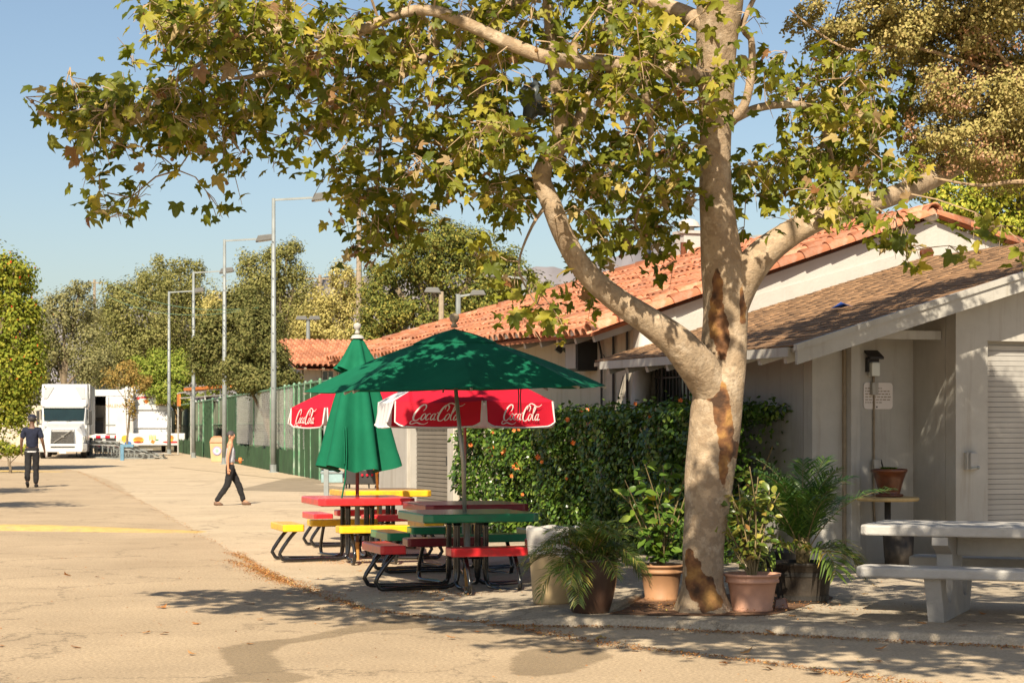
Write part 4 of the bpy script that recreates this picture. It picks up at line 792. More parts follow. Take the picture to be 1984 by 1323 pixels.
# ================================================================== PICNIC TABLES
def plank_mesh(w, d, h, c, m):
    """slab with chamfered corners"""
    q = MB(); a, b = w/2, d/2
    q.prism([(-a+c,-b,-h/2),(a-c,-b,-h/2),(a,-b+c,-h/2),(a,b-c,-h/2),(a-c,b,-h/2),(-a+c,b,-h/2),(-a,b-c,-h/2),(-a,-b+c,-h/2)], (0,0,h)); return q
def picnic_table(loc, rz, top, seats, label):
    """seats: materials for the near, right, far, left benches"""
    t = thing('picnic_table', label, 'picnic table', loc, rz, 'coated metal picnic tables with four benches')
    q = plank_mesh(1.18, 1.18, .085, .07, top); q.v = [(x,y,z+.72) for x,y,z in q.v]; q.build('tabletop', M[top+'_coat'], t, bevel=.014)
    q = MB(); q.box((0,0,.665),(.9,.08,.03)); q.box((0,0,.6655),(.08,.9,.03)); q.build('under_frame', M['black_tube'], t)
    for k in range(4):
        Q = Matrix.Rotation(k*math.pi/2, 3, 'Z'); f = lambda x, y, z: Q@Vector((x,y,z))
        q = plank_mesh(.86, .26, .085, .02, seats[k]); q.v = [tuple(f(x,y-.86,z+.415)) for x,y,z in q.v]; q.build('bench_seat', M[seats[k]+'_coat'], t, bevel=.012)
        for s in (-1, 1):
            x = s*.25; xi = s*.16
            q = MB(); q.tube(poly3([f(x,-.80,.38),f(x,-.90,.26),f(x,-1.0,.10),f(x,-.96,.035),f(x,-.86,.026),f(xi,-.45,.026),f(xi,-.27,.026),f(xi,-.17,.06),f(xi,-.14,.16),f(xi,-.14,.40),f(xi,-.14,.66)]), .022, 8); q.build('leg', M['black_tube'], t, smooth=True)
        q = MB(); q.bar(f(-.3,-.84,.37),f(.3,-.84,.37),.03,.012); q.build('seat_bracket', M['black_tube'], t)
    q = MB(); q.tube([(0,0,.30),(0,0,.74)], .032, 10); q.build('umbrella_sleeve', M['galv'], t)
    for k in range(4): a = k*math.pi/2+.785; q = MB(); q.tube([(.2*math.cos(a),.2*math.sin(a),.30),(0,0,.30)], .012, 6); q.build('brace', M['black_tube'], t)
    return t
def poly3(pts): return [Vector(p) for p in poly_interp([tuple(p) for p in pts], .05)]
TA_, TB_, TC_, TD_ = (-.45,20.0), (-.53,22.35), (-1.88,24.2), (-1.80,27.1)
ROT = R(17)
picnic_table((*TA_,.006), ROT, 'green', ('red','red','maroon','red'), 'green-topped picnic table with red benches under the open green umbrella')  # far bench is a red one, its shade put into the maroon coat
picnic_table((*TB_,.006), ROT, 'maroon', ('green','green','green','green'), 'dark red topped picnic table with green benches just behind the green table')
picnic_table((*TC_,.006), ROT, 'red', ('yellow','yellow','yellow','yellow'), 'bright red picnic table with yellow benches holding the closed umbrella')
picnic_table((*TD_,.006), ROT, 'yellow', ('red','red','red','red'), 'yellow-topped picnic table with red benches, farthest of the four')
# ---- umbrellas
def finial(mb, x, y, z, s=1): s *= .82; mb.lathe([(.001,-.06*s),(.045*s,-.05*s),(.035*s,-.02*s),(.022*s,.0),(.045*s,.02*s),(.062*s,.06*s),(.055*s,.10*s),(.001,.125*s)], 14, (x,y,z))
ax, ay = TA_
t = thing('open_umbrella', 'large open dark green market umbrella dappled with leaf shadows', 'umbrella', (ax,ay,0), 0)
tilt = Vector((-.075,.0,1)).normalized()
mb = MB(); mb.tube([(0,0,.02),(-.075*.55,0,1.25),(-.165,0,2.50)], .021, 12); mb.build('pole', M['pole_metal'], t, smooth=True)
mb = MB(); mb.tube([(0,0,.02),(-.01,0,.2)], .024, 10); mb.build('pole_foot', M['pole_wood'], t)
RIM, apx, rimz = 1.525, Vector((-.13,0,2.57)), 2.0
rimv = [Vector((-.11+RIM*math.cos(R(7+45*k)), RIM*math.sin(R(7+45*k)), rimz+.032*math.cos(R(7+45*k))+.02*math.sin(R(7+45*k)))) for k in range(8)]
def canopy(mb, apex, rim, n=8, m=8, sag=.05, r0=.0, bow=.10):
    for k in range(len(rim)):
        a, b = rim[k], rim[(k+1)%len(rim)]; o = len(mb.v)
        for i in range(n+1):
            u = r0+(1-r0)*i/n
            for j in range(m+1):
                w = j/m; e = a.lerp(b, w); p = apex.lerp(e, u)
                p = p+Vector((0,0, bow*u*(1-u)*4*.5-sag*math.sin(math.pi*w)*u+.006*math.sin(u*17+k*2)*math.sin(math.pi*w)))
                p = p+(apex-e).normalized()*(.05*math.sin(math.pi*w)*u*u); mb.v.append(tuple(p))
        mb.f += [(o+i*(m+1)+j,o+(i+1)*(m+1)+j,o+(i+1)*(m+1)+j+1,o+i*(m+1)+j+1) for i in range(n) for j in range(m)]; mb.m += [0]*(n*m)
mb = MB(); canopy(mb, apx, rimv, sag=.035, bow=.09); cn = mb.build('canopy', M['green_cloth'], t, smooth=True)
mb = MB(); vt = [apx.lerp(v,.285)+Vector((0,0,.045)) for v in rimv]; canopy(mb, apx+Vector((0,0,.03)), vt, 4, 6, .012, 0, .03); mb.build('vent_flap', M['green_cloth'], t, smooth=True)
for k in range(8): q = MB(); q.bar(apx+Vector((0,0,-.03)), rimv[k]+Vector((0,0,-.02)), .018,.025); q.build('rib', M['pole_metal'], t); 
hub = Vector((-.10,0,2.04))
for k in range(8): q = MB(); q.bar(hub, apx.lerp(rimv[k],.52)+Vector((0,0,-.0)), .014,.018); q.build('strut', M['pole_metal'], t)
mb = MB(); mb.lathe([(.05,-.03),(.055,.03)], 12, hub, cap=True); mb.build('hub', M['pole_brown'], t)
mb = MB(); finial(mb, apx.x, apx.y, apx.z+.09); mb.build('finial', M['wood_grey'], t, smooth=True)
for k, dx in ((7,.02),(7,-.02)): q = MB(); s_ = apx.lerp(rimv[6],.80).lerp(apx.lerp(rimv[7],.80),.6); q.tube([s_+Vector((dx,0,-.03)), s_+Vector((dx*.4,0,-.2)), s_+Vector((dx*.7,.01,-.37))], .006, 5); q.build('tie_cord', M['dark'], t)
# closed umbrella
cx, cy = TC_; t = thing('closed_umbrella', 'closed dark green umbrella with pale ball finial standing in the red table', 'umbrella', (cx,cy,0), 0)
mb = MB(); mb.tube([(0,0,.02),(0,0,2.70)], .022, 12); mb.build('pole', M['pole_brown'], t, smooth=True); mb = MB(); mb.tube([(0,0,.0),(0,0,.22)], .025, 10); mb.build('pole_foot', M['pole_wood'], t)
def fold(prof, ph, nf, amp0, amp1, ztop, zbot, scal):
    def fn(r_, z, a):
        u = (ztop-z)/(ztop-zbot); am = lerp(amp0, amp1, u)
        c = math.cos(nf*a+ph+.35*math.sin(2*a+u)); c = math.copysign(abs(c)**.7, c)
        return r_*(1+am*c+.06*math.sin(3*a+1)), z+scal*u*u*(math.cos(nf*a+ph)*.6+.5*math.sin(2*a+.4))
    return fn
mb = MB(); pr = [(.13,2.34),(.17,2.24),(.21,2.1),(.26,1.9),(.30,1.7),(.335,1.5),(.365,1.32),(.39,1.2),(.405,1.11)]
mb.lathe(pr, 96, fn=fold(pr,.3,6,.16,.32,2.34,1.1,.055)); mb.lathe([(.404,1.11),(.34,1.13)], 96, fn=fold(pr,.3,6,.32,.32,2.34,1.1,.055)); cl = mb.build('canopy', M['green_cloth'], t, smooth=True)
mb = MB(); pr = [(.03,2.71),(.075,2.66),(.13,2.54),(.18,2.42),(.225,2.34),(.26,2.30)]; mb.lathe(pr, 80, fn=fold(pr,.9,6,.04,.22,2.71,2.3,.045)); mb.build('vent_flap', M['green_cloth'], t, smooth=True)
mb = MB(); mb.lathe([(.085,-.01),(.06,.03),(.02,.04)], 16, (0,0,2.70)); finial(mb, 0,0,2.79,.95); mb.build('finial', M['concrete_white'], t, smooth=True)
mb = MB(); mb.tube([(-.11,-.33,1.62),(-.10,-.38,1.3),(-.11,-.42,1.0),(-.16,-.42,.74)], .011, 5); mb.tube([(-.13,-.37,1.60),(-.12,-.42,1.35),(-.12,-.43,1.18)], .008, 5); mb.build('tie_cord', M['green_cloth'], t)
# soft drink umbrellas -----------------------------------------------------
def stroke(mb, pts, w0, w1=None, M2=None, off=0):
    """ribbon along 2-D spline with calligraphic width"""
    q = poly_interp([(x,y) for x,y in pts], .035); n = len(q); L_, R_ = [], []
    for i, p in enumerate(q):
        d_ = q[min(i+1,n-1)]-q[max(i-1,0)]; d_ = d_/(np.linalg.norm(d_)+1e-9); nn = np.array([-d_[1], d_[0]]); u = i/(n-1)
        w = (w0+(w1-w0)*math.sin(math.pi*u) if w1 is not None else w0)*(.55+.45*abs(d_[1]))
        L_.append(M2(*(p+nn*w/2))); R_.append(M2(*(p-nn*w/2)))
    mb.add(L_+R_, [(i,i+1,n+i+1,n+i) for i in range(n-1)])
def ell(cx_, cy_, rx_, ry_, a0=60, a1=430, sh=.25): return [(cx_+rx_*math.cos(R(a))+sh*ry_*math.sin(R(a)), cy_+ry_*math.sin(R(a))) for a in np.linspace(a0,a1,12)]
SCRIPT = [([(.62,.62),(.72,.78),(.70,.95),(.55,1.0),(.34,.86),(.16,.56),(.09,.26),(.18,.07),(.36,.06),(.52,.2)],.05,.13),
    ([(.18,.07),(.02,.0),(-.02,-.12),(.12,-.16),(.40,-.08),(.68,-.16),(.95,-.16),(1.12,-.05)],.03,.10),
    (ell(.72,.27,.12,.19),.05,.08), (ell(1.03,.27,.12,.19,50,330),.05,.08), (ell(1.32,.27,.11,.19),.05,.08), ([(1.46,.47),(1.42,.2),(1.46,.08),(1.56,.12)],.05,.08),
    ([(.84,.3),(.93,.26)],.04,.05), ([(1.52,.50),(1.64,.52)],.06,.07),
    ([(2.12,.60),(2.20,.78),(2.14,.93),(1.98,.95),(1.82,.80),(1.70,.52),(1.66,.22),(1.76,.04),(1.94,.04),(2.08,.18)],.05,.13),
    ([(1.96,.70),(2.0,.95),(2.2,1.08),(2.45,1.02),(2.7,.90),(2.95,.92),(3.12,1.04)],.03,.10),
    (ell(2.24,.25,.12,.20),.05,.08), ([(2.34,.3),(2.48,.45),(2.62,.75),(2.62,.92),(2.54,.90),(2.48,.6),(2.46,.25),(2.52,.07),(2.62,.12)],.04,.09),
    (ell(2.80,.25,.11,.19),.05,.08), ([(2.95,.46),(2.91,.18),(2.96,.06),(3.08,.14)],.05,.08)]
def drink_umbrella(loc, label, Rr, phi, zv, drop, cols_, logos, pole_m, rise=.36, lean=(0,0)):
    t = thing('drink_umbrella', label, 'umbrella', loc, 0, 'red and white soft drink umbrellas')
    apex = Vector((lean[0],lean[1],zv+rise)); rim = [Vector((Rr*math.cos(R(phi+60*k)), Rr*math.sin(R(phi+60*k)), zv)) for k in range(6)]
    for k in range(6):
        a, b = rim[k], rim[(k+1)%6]; n, m = 8, 8; q = MB(); cm = M[cols_[k]]
        for i in range(n+1):
            for j in range(m+1):
                p_ = apex.lerp(a.lerp(b,j/m), i/n); q.v.append(tuple(p_+Vector((0,0,.05*math.sin(math.pi*i/n)-.02*math.sin(math.pi*j/m)*(i/n)))))
        q.f = [(i*(m+1)+j,(i+1)*(m+1)+j,(i+1)*(m+1)+j+1,i*(m+1)+j+1) for i in range(n) for j in range(m)]; q.m = [0]*len(q.f); q.build('canopy_panel', cm, t, smooth=True)
        q = MB(); out = ((a+b)/2-Vector((0,0,zv))); out.z = 0; out.normalize(); inset = .018
        white = 'white' in cols_[k]; nv = 20
        for j in range(nv+1):
            u = inset+(1-2*inset)*j/nv; e = a.lerp(b,u)+Vector((0,0,-.02*math.sin(math.pi*u))); cur = min(1., min(j,nv-j)/1.5)
            wv = out*(.035*math.sin(j*1.35) if white else .006*math.sin(j*.7)); fl_ = out*(.03+.02*(u-.5))
            q.v += [tuple(e+out*.004), tuple(e+wv*.6+fl_*.5-Vector((0,0,drop*.5))), tuple(e+wv+fl_-Vector((0,0,drop*(.84+.16*cur))))]
        q.f = [(3*j+i,3*j+3+i,3*j+4+i,3*j+1+i) for j in range(nv) for i in (0,1)]; q.m = [0]*len(q.f); vl = q.build('valance', cm, t, smooth=True)
        q = MB(); ed = [Vector(q2) for q2 in vl.data.vertices[2].co.to_tuple() and [v.co.copy() for i,v in enumerate(vl.data.vertices) if i%3 == 2]]
        top0, top1 = vl.data.vertices[0].co.copy(), vl.data.vertices[3*nv].co.copy(); q.tube([top0]+ed+[top1], .010, 5); q.build('white_piping', M['white_cloth'], vl)
        if k in logos:
            q = MB(); W_ = (b-a).length; sc_ = W_*.54/3.1; ex = (b-a).normalized()
            if ex.cross(Vector((0,0,1))).dot(out) < 0: ex = -ex
            base = (a+b)/2+out*.034
            def M2(x, y): x += y*.28; X_ = (x-1.68)*sc_; Z_ = (y-.45)*sc_-drop*.52; return tuple(base+ex*X_+Vector((0,0,Z_))+out*(.012-.03*(Z_+drop*.52)/drop))
            for pts, w0, w1 in SCRIPT: stroke(q, pts, w0, w1, M2)
            q.build('lettering', M['print_white'], vl, fix=False)
        q = MB(); q.bar(apex-Vector((0,0,.03)), a-Vector((0,0,.015)), .012,.016); q.build('rib', M['pole_metal'], t)
    q = MB(); q.tube([(0,0,.02),(0,0,.9),(lean[0],lean[1],zv+rise)], .019, 10); q.build('pole', M[pole_m], t, smooth=True)
    q = MB(); q.lathe([(.001,0),(.03,0),(.035,.03),(.001,.06)], 10, tuple(apex)); q.build('finial', M['white_cloth'], t, smooth=True)
    return t
RC, WC = 'red_cloth', 'white_cloth'
# panels by direction: index k spans phi+60k .. phi+60k+60 ; the camera looks along +y so facing panels lie around 270 degrees
drink_umbrella((*TB_,0), 'red soft drink umbrella with white script and one white panel, behind the open green umbrella', 1.03, -17, 1.90, .27, (RC,WC,RC,WC,RC,RC), (4,5), 'pole_metal')
du2 = drink_umbrella((*TD_,0), 'tilted red soft drink umbrella with white script, mostly hidden behind the closed umbrella', 1.13, 0, 1.92, .25, (RC,WC,WC,RC,RC,RC), (3,4), 'pole_wood', lean=(-.02,0)); du2.rotation_euler = (R(1.5), R(-2.2), 0)
q = MB(); q.lathe([(.02,0),(.045,.05),(.05,.16),(.03,.2)], 10, (-1.80-.0,27.06,.98)); 
o = q.build('tape_wrap', M['orange_paint'], du2, smooth=True); o.parent = None; o.parent = du2; o.location = (1.80,-27.1+.04,0)

# ================================================================== POTS AND PLANTS
def pot(name, label, cat, xy, prof, m, soil=True, n=32, group=None, rim_rings=()):
    x, y = xy; z = gz(x, y)-.002; t = thing(name, label, cat, (x,y,z), random.uniform(0,3), group)
    r1, zt = prof[-1]; full = prof+[(r1-.025,zt),(r1-.03,zt-.05)]
    q = MB(); q.lathe([(.001,0)]+full, n); q.build('pot_body', M[m], t, smooth=True)
    if soil: q = MB(); q.lathe([(r1-.028,zt-.045),(.001,zt-.03)], n); q.build('soil', M['pot_soil'], t)
    return t, Vector((x,y,z+zt-.04))
def oval_leaf(m, L=.075, seed=0, name='leaf'):
    q = MB(); r = random.Random(seed); q.add([(x*L*1.05,y*L,z*L*r.uniform(.5,1.8)) for x,y,z in OVAL[0]], OVAL[1]); return q.mesh(name, m, True)
def place(name, me, parent, pos, nrm, tip, s=1):
    z = Vector(nrm).normalized(); y = Vector(tip); y = y-z*y.dot(z); y.normalize(); X = Matrix((y.cross(z), y, z)).transposed().to_4x4()
    return inst(name, me, parent, Matrix.Translation(pos)@X@Matrix.Scale(s,4))
ML = {}
ML['camellia'] = leafmat('camellia_leaf', [(0,(0.065,0.115,0.020)),(.35,(0.130,0.176,0.028)),(.7,(0.260,0.270,0.050)),(.88,(0.390,0.365,0.066)),(1,(0.312,0.162,0.055))], .28, .32, .5)
ML['shrub'] = leafmat('shrub_leaf', [(0,(0.045,0.094,0.014)),(.6,(0.105,0.189,0.026)),(.92,(0.195,0.275,0.036)),(1,(0.600,0.464,0.048))], .3, .4, .4)
ML['hedge'] = leafmat('hibiscus_leaf', [(0,(0.031,0.069,0.012)),(.45,(0.060,0.124,0.017)),(.85,(0.128,0.206,0.029)),(1,(0.221,0.297,0.046))], .22, .28, .55)
ML['palm'] = leafmat('palm_leaflet', [(0,(0.068,0.120,0.021)),(.5,(0.128,0.200,0.033)),(.85,(0.238,0.272,0.052)),(1,(0.476,0.352,0.091))], .25, .4, .45)
ML['palm_dark'] = leafmat('dark_palm_leaflet', [(0,(0.027,0.075,0.014)),(.6,(0.060,0.135,0.022)),(1,(0.135,0.210,0.036))], .25, .35, .5)
ML['stem'] = mat('green_stem', (.20,.15,.07), .7, .2, 10)
def palm(t, base, n, L, rise, droop, lm, seed, nl=26, ll=.26, width=.016, azs=None, trunk=0, names='frond'):
    r = random.Random(seed); o = Vector(t.location); rot = Matrix.Rotation(-t.rotation_euler.z,3,'Z')
    for k in range(n):
        az = 2*math.pi*(k+r.uniform(-.3,.3))/n if azs is None else R(azs[k%len(azs)]+r.uniform(-14,14)); l = L*r.uniform(.7,1.1); el_ = R(r.uniform(*rise)); hd = Vector((math.cos(az),math.sin(az),0))
        pts = []; p_ = base+Vector((r.uniform(-.03,.03),r.uniform(-.03,.03),trunk*r.uniform(.6,1))); e = el_; st = 12
        for i in range(st+1):
            pts.append(p_.copy()); p_ = p_+(hd*math.cos(e)+Vector((0,0,math.sin(e))))*l/st; e -= R(droop)*r.uniform(.7,1.3)/st*(.4+1.4*i/st)
        q = MB(); q.tube([rot@(p-o) for p in pts], [.007*(1-.75*i/st) for i in range(st+1)], 4, mi=1)
        side = hd.cross(Vector((0,0,1)))
        for i in range(nl):
            u = .16+.84*(i+.5)/nl; f_ = u*st; a = min(int(f_),st-1); c = pts[a].lerp(pts[a+1], f_-a); T_ = (pts[a+1]-pts[a]).normalized(); N_ = side.cross(T_).normalized()
            for s in (-1,1):
                ln = ll*(math.sin(math.pi*min(1,u*.82+.14))**.6)*r.uniform(.8,1.1); d_ = (T_*r.uniform(.55,.95)+side*s*r.uniform(.6,.9)+N_*r.uniform(.05,.45)).normalized(); w_ = d_.cross(N_).normalized()*width
                mid = c+d_*ln*.5; tip = c+d_*ln+Vector((0,0,-ln*r.uniform(.1,.45)))
                q.add([rot@(v-o) for v in (c-w_*.4, c+w_*.4, mid+w_, mid-w_, tip)], [(0,1,2,3),(3,2,4)])
        q.build(names, [lm, ML['stem']], t, fix=False)
# brown glazed pot with pygmy palm
t, b = pot('palm_in_brown_pot', 'feathery pygmy palm spilling over a glossy dark brown pot', 'potted plant', (.655,16.62), [(.15,0),(.16,.01),(.19,.12),(.215,.24),(.228,.36),(.225,.43),(.235,.455)], 'glaze')
palm(t, b, 26, .58, (20,85), 105, ML['palm'], 4, 36, .20, .0058)
palm(t, b, 11, .64, (5,40), 95, ML['palm'], 14, 36, .19, .0055, azs=(180,200,235,260,290,320,345,0,20))
# swing-top bin with bag
x, y = .36, 17.55; t = thing('lined_trash_can', 'tan tapered trash can with a white plastic liner folded over its rim', 'trash can', (x,y,gz(x,y)-.002), 0)
sq = lambda r_, z, a: (r_/max(abs(math.cos(a))**.001, (abs(math.cos(a))**5+abs(math.sin(a))**5)**.2)*.93, z)
mb = MB(); mb.lathe([(.001,0),(.185,0),(.19,.02),(.225,.44),(.24,.64),(.225,.645),(.215,.5)], 40, fn=sq); mb.build('can_body', M['plastic_tan'], t, smooth=True)
def bagfn(r_, z, a): r2, z2 = sq(r_, z, a); return r2*(1+.012*math.sin(9*a+z*30)+.01*math.sin(17*a-z*22)), z2+(.02*math.sin(3*a+1)+.012*math.sin(7*a) if z < .5 else .008*math.sin(5*a))
mb = MB(); mb.lathe([(.232,.43),(.240,.5),(.246,.58),(.252,.64),(.253,.665),(.235,.672),(.222,.64),(.2,.5)], 64, fn=bagfn); mb.build('liner_bag', M['bag'], t, smooth=True)
# terracotta pot with loose shrub behind the trunk
def shrub(t, base, H, spread, nstem, nleaf, me_list, seed, lean=(0,0), leafs=(.7,1.2), name='leaf', stem_r=.008, up=.5, low=.25):
    r = random.Random(seed); o = Vector(t.location); rot = Matrix.Rotation(-t.rotation_euler.z,3,'Z'); stems = []
    for k in range(nstem):
        az = r.uniform(0,6.283); rad = spread*math.sqrt(r.random()); top = base+Vector((math.cos(az)*rad+lean[0], math.sin(az)*rad*.7+lean[1], H*r.uniform(.6,1.0)))
        mid = base.lerp(top,.5)+Vector((r.uniform(-.05,.05),r.uniform(-.05,.05),H*.06)); pts = poly_interp([tuple(base+Vector((r.uniform(-.03,.03),r.uniform(-.03,.03),0))), tuple(mid), tuple(top)], .06); stems.append([Vector(p) for p in pts])
        q = MB(); q.tube([rot@(Vector(p)-o) for p in pts], [stem_r*(1-.6*i/len(pts)) for i in range(len(pts))], 5); q.build('stem', ML['stem'], t, smooth=True)
    for i in range(nleaf):
        st = r.choice(stems); u = low+(1-low)*r.random()**.75; p_ = st[int(u*(len(st)-1))]; az = r.uniform(0,6.283); d_ = Vector((math.cos(az),math.sin(az),r.uniform(-.4,.6))); tw = r.uniform(0,.10)
        place(name, r.choice(me_list), t, rot@(p_+d_.normalized()*tw-o), rot@(Vector((r.gauss(0,.5),r.gauss(0,.5)-.25,up+.3))), rot@d_, r.uniform(*leafs))
cm_ = [oval_leaf(ML['camellia'], .082, i) for i in range(4)]; sm_ = [oval_leaf(ML['shrub'], .085, i+5) for i in range(3)]
terr = [(.165,0),(.17,.012),(.172,.03),(.165,.035),(.20,.24),(.205,.245),(.222,.25),(.224,.27),(.216,.275),(.222,.30),(.236,.305),(.24,.325)]
t, b = pot('shrub_in_terracotta_pot', 'loose bright green shrub in a ribbed terracotta pot, left of the sycamore trunk', 'potted plant', (1.33,17.75), [(r_*.88,z_) for r_,z_ in terr], 'terracotta2')
shrub(t, b, 1.0, .36, 18, 290, sm_, 21, lean=(-.05,-.05), leafs=(.9,1.5), low=.12)
t, b = pot('camellia_in_terracotta_pot', 'camellia with yellowing leaves in a pale terracotta pot right of the trunk', 'potted plant', (2.02,16.75), [(r_*1.02,z_*.98) for r_,z_ in terr], 'terracotta')
shrub(t, b, 1.0, .28, 11, 235, cm_, 33, lean=(-.02,0), stem_r=.010, leafs=(.8,1.4)); shrub(t, b, .72, .16, 4, 55, cm_, 35, lean=(-.34,-.05), stem_r=.007, leafs=(.8,1.3)); 
q = MB(); q.box((.13,-.05,.62),(.012,.03,.10)); q.build('plant_tag', M['white_cloth'], t)
t, b = pot('palm_in_black_barrel', 'dark green palm in a black half-barrel planter beside the alcove post', 'potted plant', (2.57,17.6), [(.215,0),(.218,.02),(.240,.18),(.262,.33),(.272,.335),(.274,.36)], 'barrel')
q = MB(); q.lathe([(.221,.03),(.226,.03),(.231,.07),(.226,.07)], 32); q.build('hoop', M['dark'], t); q = MB(); q.lathe([(.249,.24),(.255,.24),(.260,.275),(.254,.275)], 32); q.build('hoop', M['dark'], t)
palm(t, b, 22, .94, (58,89), 70, ML['palm_dark'], 8, 44, .30, .0065, trunk=.12)
palm(t, b, 5, .75, (15,45), 100, ML['palm'], 18, 22, .34, .011, azs=(-60,-20,240,200,10), trunk=.1)
q = MB()
for k in range(7): a = k*.9; q.tube([(.03*math.cos(a),.03*math.sin(a),.3),(.05*math.cos(a),.05*math.sin(a),.58)], [.035,.018], 6)
q.build('palm_stem', ML['stem'], t, smooth=True)
q = MB(); q.add([(-.06,-.05,0),(.07,-.06,0),(.05,.06,0),(-.05,.05,0),(-.045,-.04,.09),(.05,-.045,.10),(.04,.04,.07),(-.04,.035,.08)], [(3,2,1,0),(4,5,6,7),(0,1,5,4),(1,2,6,5),(2,3,7,6),(3,0,4,7)])
o = q.build('broken_brick', M['rust_pot'], bevel=.01, loc=(2.28,16.95,gz(2.28,16.95))); tag(o, 'reddish brick fragment between the terracotta pot and black barrel', 'brick')
# black plastic pot in the shadow behind the camellia
t, b = pot('black_nursery_pot', 'black nursery pot in deep shade between trunk and palm', 'pot', (2.42,18.6), [(.2,0),(.24,.38),(.25,.4)], 'dark')
# pedestal table with bowl pot in the alcove
w = Vector((4.16,22.05)); t = thing('pedestal_table', 'round wooden table top on a black pole standing in a dark barrel', 'pedestal table', (w.x,w.y,0), 0)
mb = MB(); mb.lathe([(.001,.80),(.33,.80),(.345,.815),(.345,.835),(.33,.845),(.001,.845)], 36); mb.build('table_top', mat('worn_table_wood', (.46,.33,.15), .6, .2, 5), t); mb = MB(); mb.tube([(0,0,.05),(0,0,.80)], .035, 12); mb.build('pole', M['dark'], t, smooth=True)
mb = MB(); mb.lathe([(.001,0),(.13,0),(.16,.2),(.17,.42),(.155,.42),(.15,.38),(.001,.38)], 28, (.12,.0,0)); mb.build('barrel_base', M['barrel'], t, smooth=True)
t = thing('rust_bowl_planter', 'rust brown bowl planter with a few succulents on the round table', 'potted plant', (w.x+.02,w.y,.846), 0)
mb = MB(); mb.lathe([(.001,0),(.145,0),(.155,.012),(.15,.03),(.115,.035),(.12,.06),(.16,.2),(.185,.27),(.197,.275),(.2,.30),(.185,.31),(.175,.28)], 36); mb.build('bowl', M['rust_pot'], t, smooth=True)
mb = MB(); mb.lathe([(.18,.275),(.001,.285)], 24); mb.build('soil', M['pot_soil'], t)
for k in range(6):
    q = MB(); x0, y0 = random.uniform(-.1,.1), random.uniform(-.08,.08)
    for j in range(9): a = j*.7+k; q.add([(x0,y0,.285),(x0+.03*math.cos(a+.4),y0+.03*math.sin(a+.4),.315),(x0+.055*math.cos(a),y0+.055*math.sin(a),.33),(x0+.03*math.cos(a-.4),y0+.03*math.sin(a-.4),.315)], [(0,1,2,3)])
    q.build('succulent', ML['shrub'], t)
# ================================================================== CONCRETE TABLE
cb = R(-22); t0 = Vector((2.71,15.75,0)); Tx = Vector((math.cos(cb),math.sin(cb),0)); Ty = Vector((-math.sin(cb),math.cos(cb),0))
cc = t0+Tx*1.15+Ty*.88; t = thing('concrete_picnic_table', 'heavy grey painted concrete picnic table with two benches', 'concrete table', (cc.x,cc.y,.07), cb)
def slab(name, x0, x1, y0, y1, z0_, z1_):
    q = MB(); c = .05
    q.prism([(x0+c,y0,z0_),(x1-c,y0,z0_),(x1,y0+c,z0_),(x1,y1-c,z0_),(x1-c,y1,z0_),(x0+c,y1,z0_),(x0,y1-c,z0_),(x0,y0+c,z0_)], (0,0,z1_-z0_)); q.build(name, M['concrete_white'], t, bevel=.016)
slab('bench', -1.15, 1.25, -.88, -.53, .36, .445); slab('bench', -1.0, 1.25, .53, .88, .36, .445); slab('tabletop', -1.2, 1.3, -.48, .5, .67, .755)
for x in (-.62, .85):
    ar_ = [(-.70,.0),(.70,.0),(.86,.36),(.56,.36)]; 
    arc = lambda c, r_: [(c+r_*.72*math.cos(R(a)), .36-r_*1.25*math.sin(R(a))) for a in range(0,181,20)]
    outl = [(-.62,0),(.62,0),(.80,.358)]+[(.385+.155*math.cos(R(a)), .358-.22*math.sin(R(a))) for a in range(0,181,20)]+[(.22,.358),(.24,.52),(.46,.60),(.46,.668),(-.46,.668),(-.46,.60),(-.24,.52),(-.22,.358)]+[(-.385+.155*math.cos(R(a)), .358-.22*math.sin(R(a))) for a in range(0,181,20)]+[(-.80,.358)]
    q = MB(); q.prism([(x,y_,z_) for y_,z_ in outl], (.13,0,0)); q.build('leg', M['concrete_white'], t, bevel=.012)
q = MB(); q.box((.18,0,.58),(1.34,.10,.17)); q.build('stretcher', M['concrete_white'], t, bevel=.01)
# ================================================================== TREE PIT
pit = [G(1180,1190,.07),G(1215,1178,.07),G(1245,1160,.07),G(1330,1152,.07),G(1460,1152,.07),G(1560,1150,.07),G(1616,1157,.07),G(1580,1168,.07),G(1500,1190,.07),G(1400,1194,.07),G(1290,1193,.07)]
blobsheet('planting_soil', pit, .078, M['soil'], .012, .15)
q = MB(); a_, b_ = G(1172,1186,.07), G(1246,1157,.07); q.tube([(a_[0],a_[1],.085),(lerp(a_[0],b_[0],.5),lerp(a_[1],b_[1],.5),.09),(b_[0],b_[1],.085)], .035, 8); q.build('pit_edging', M['walk'], kind='structure', smooth=True)
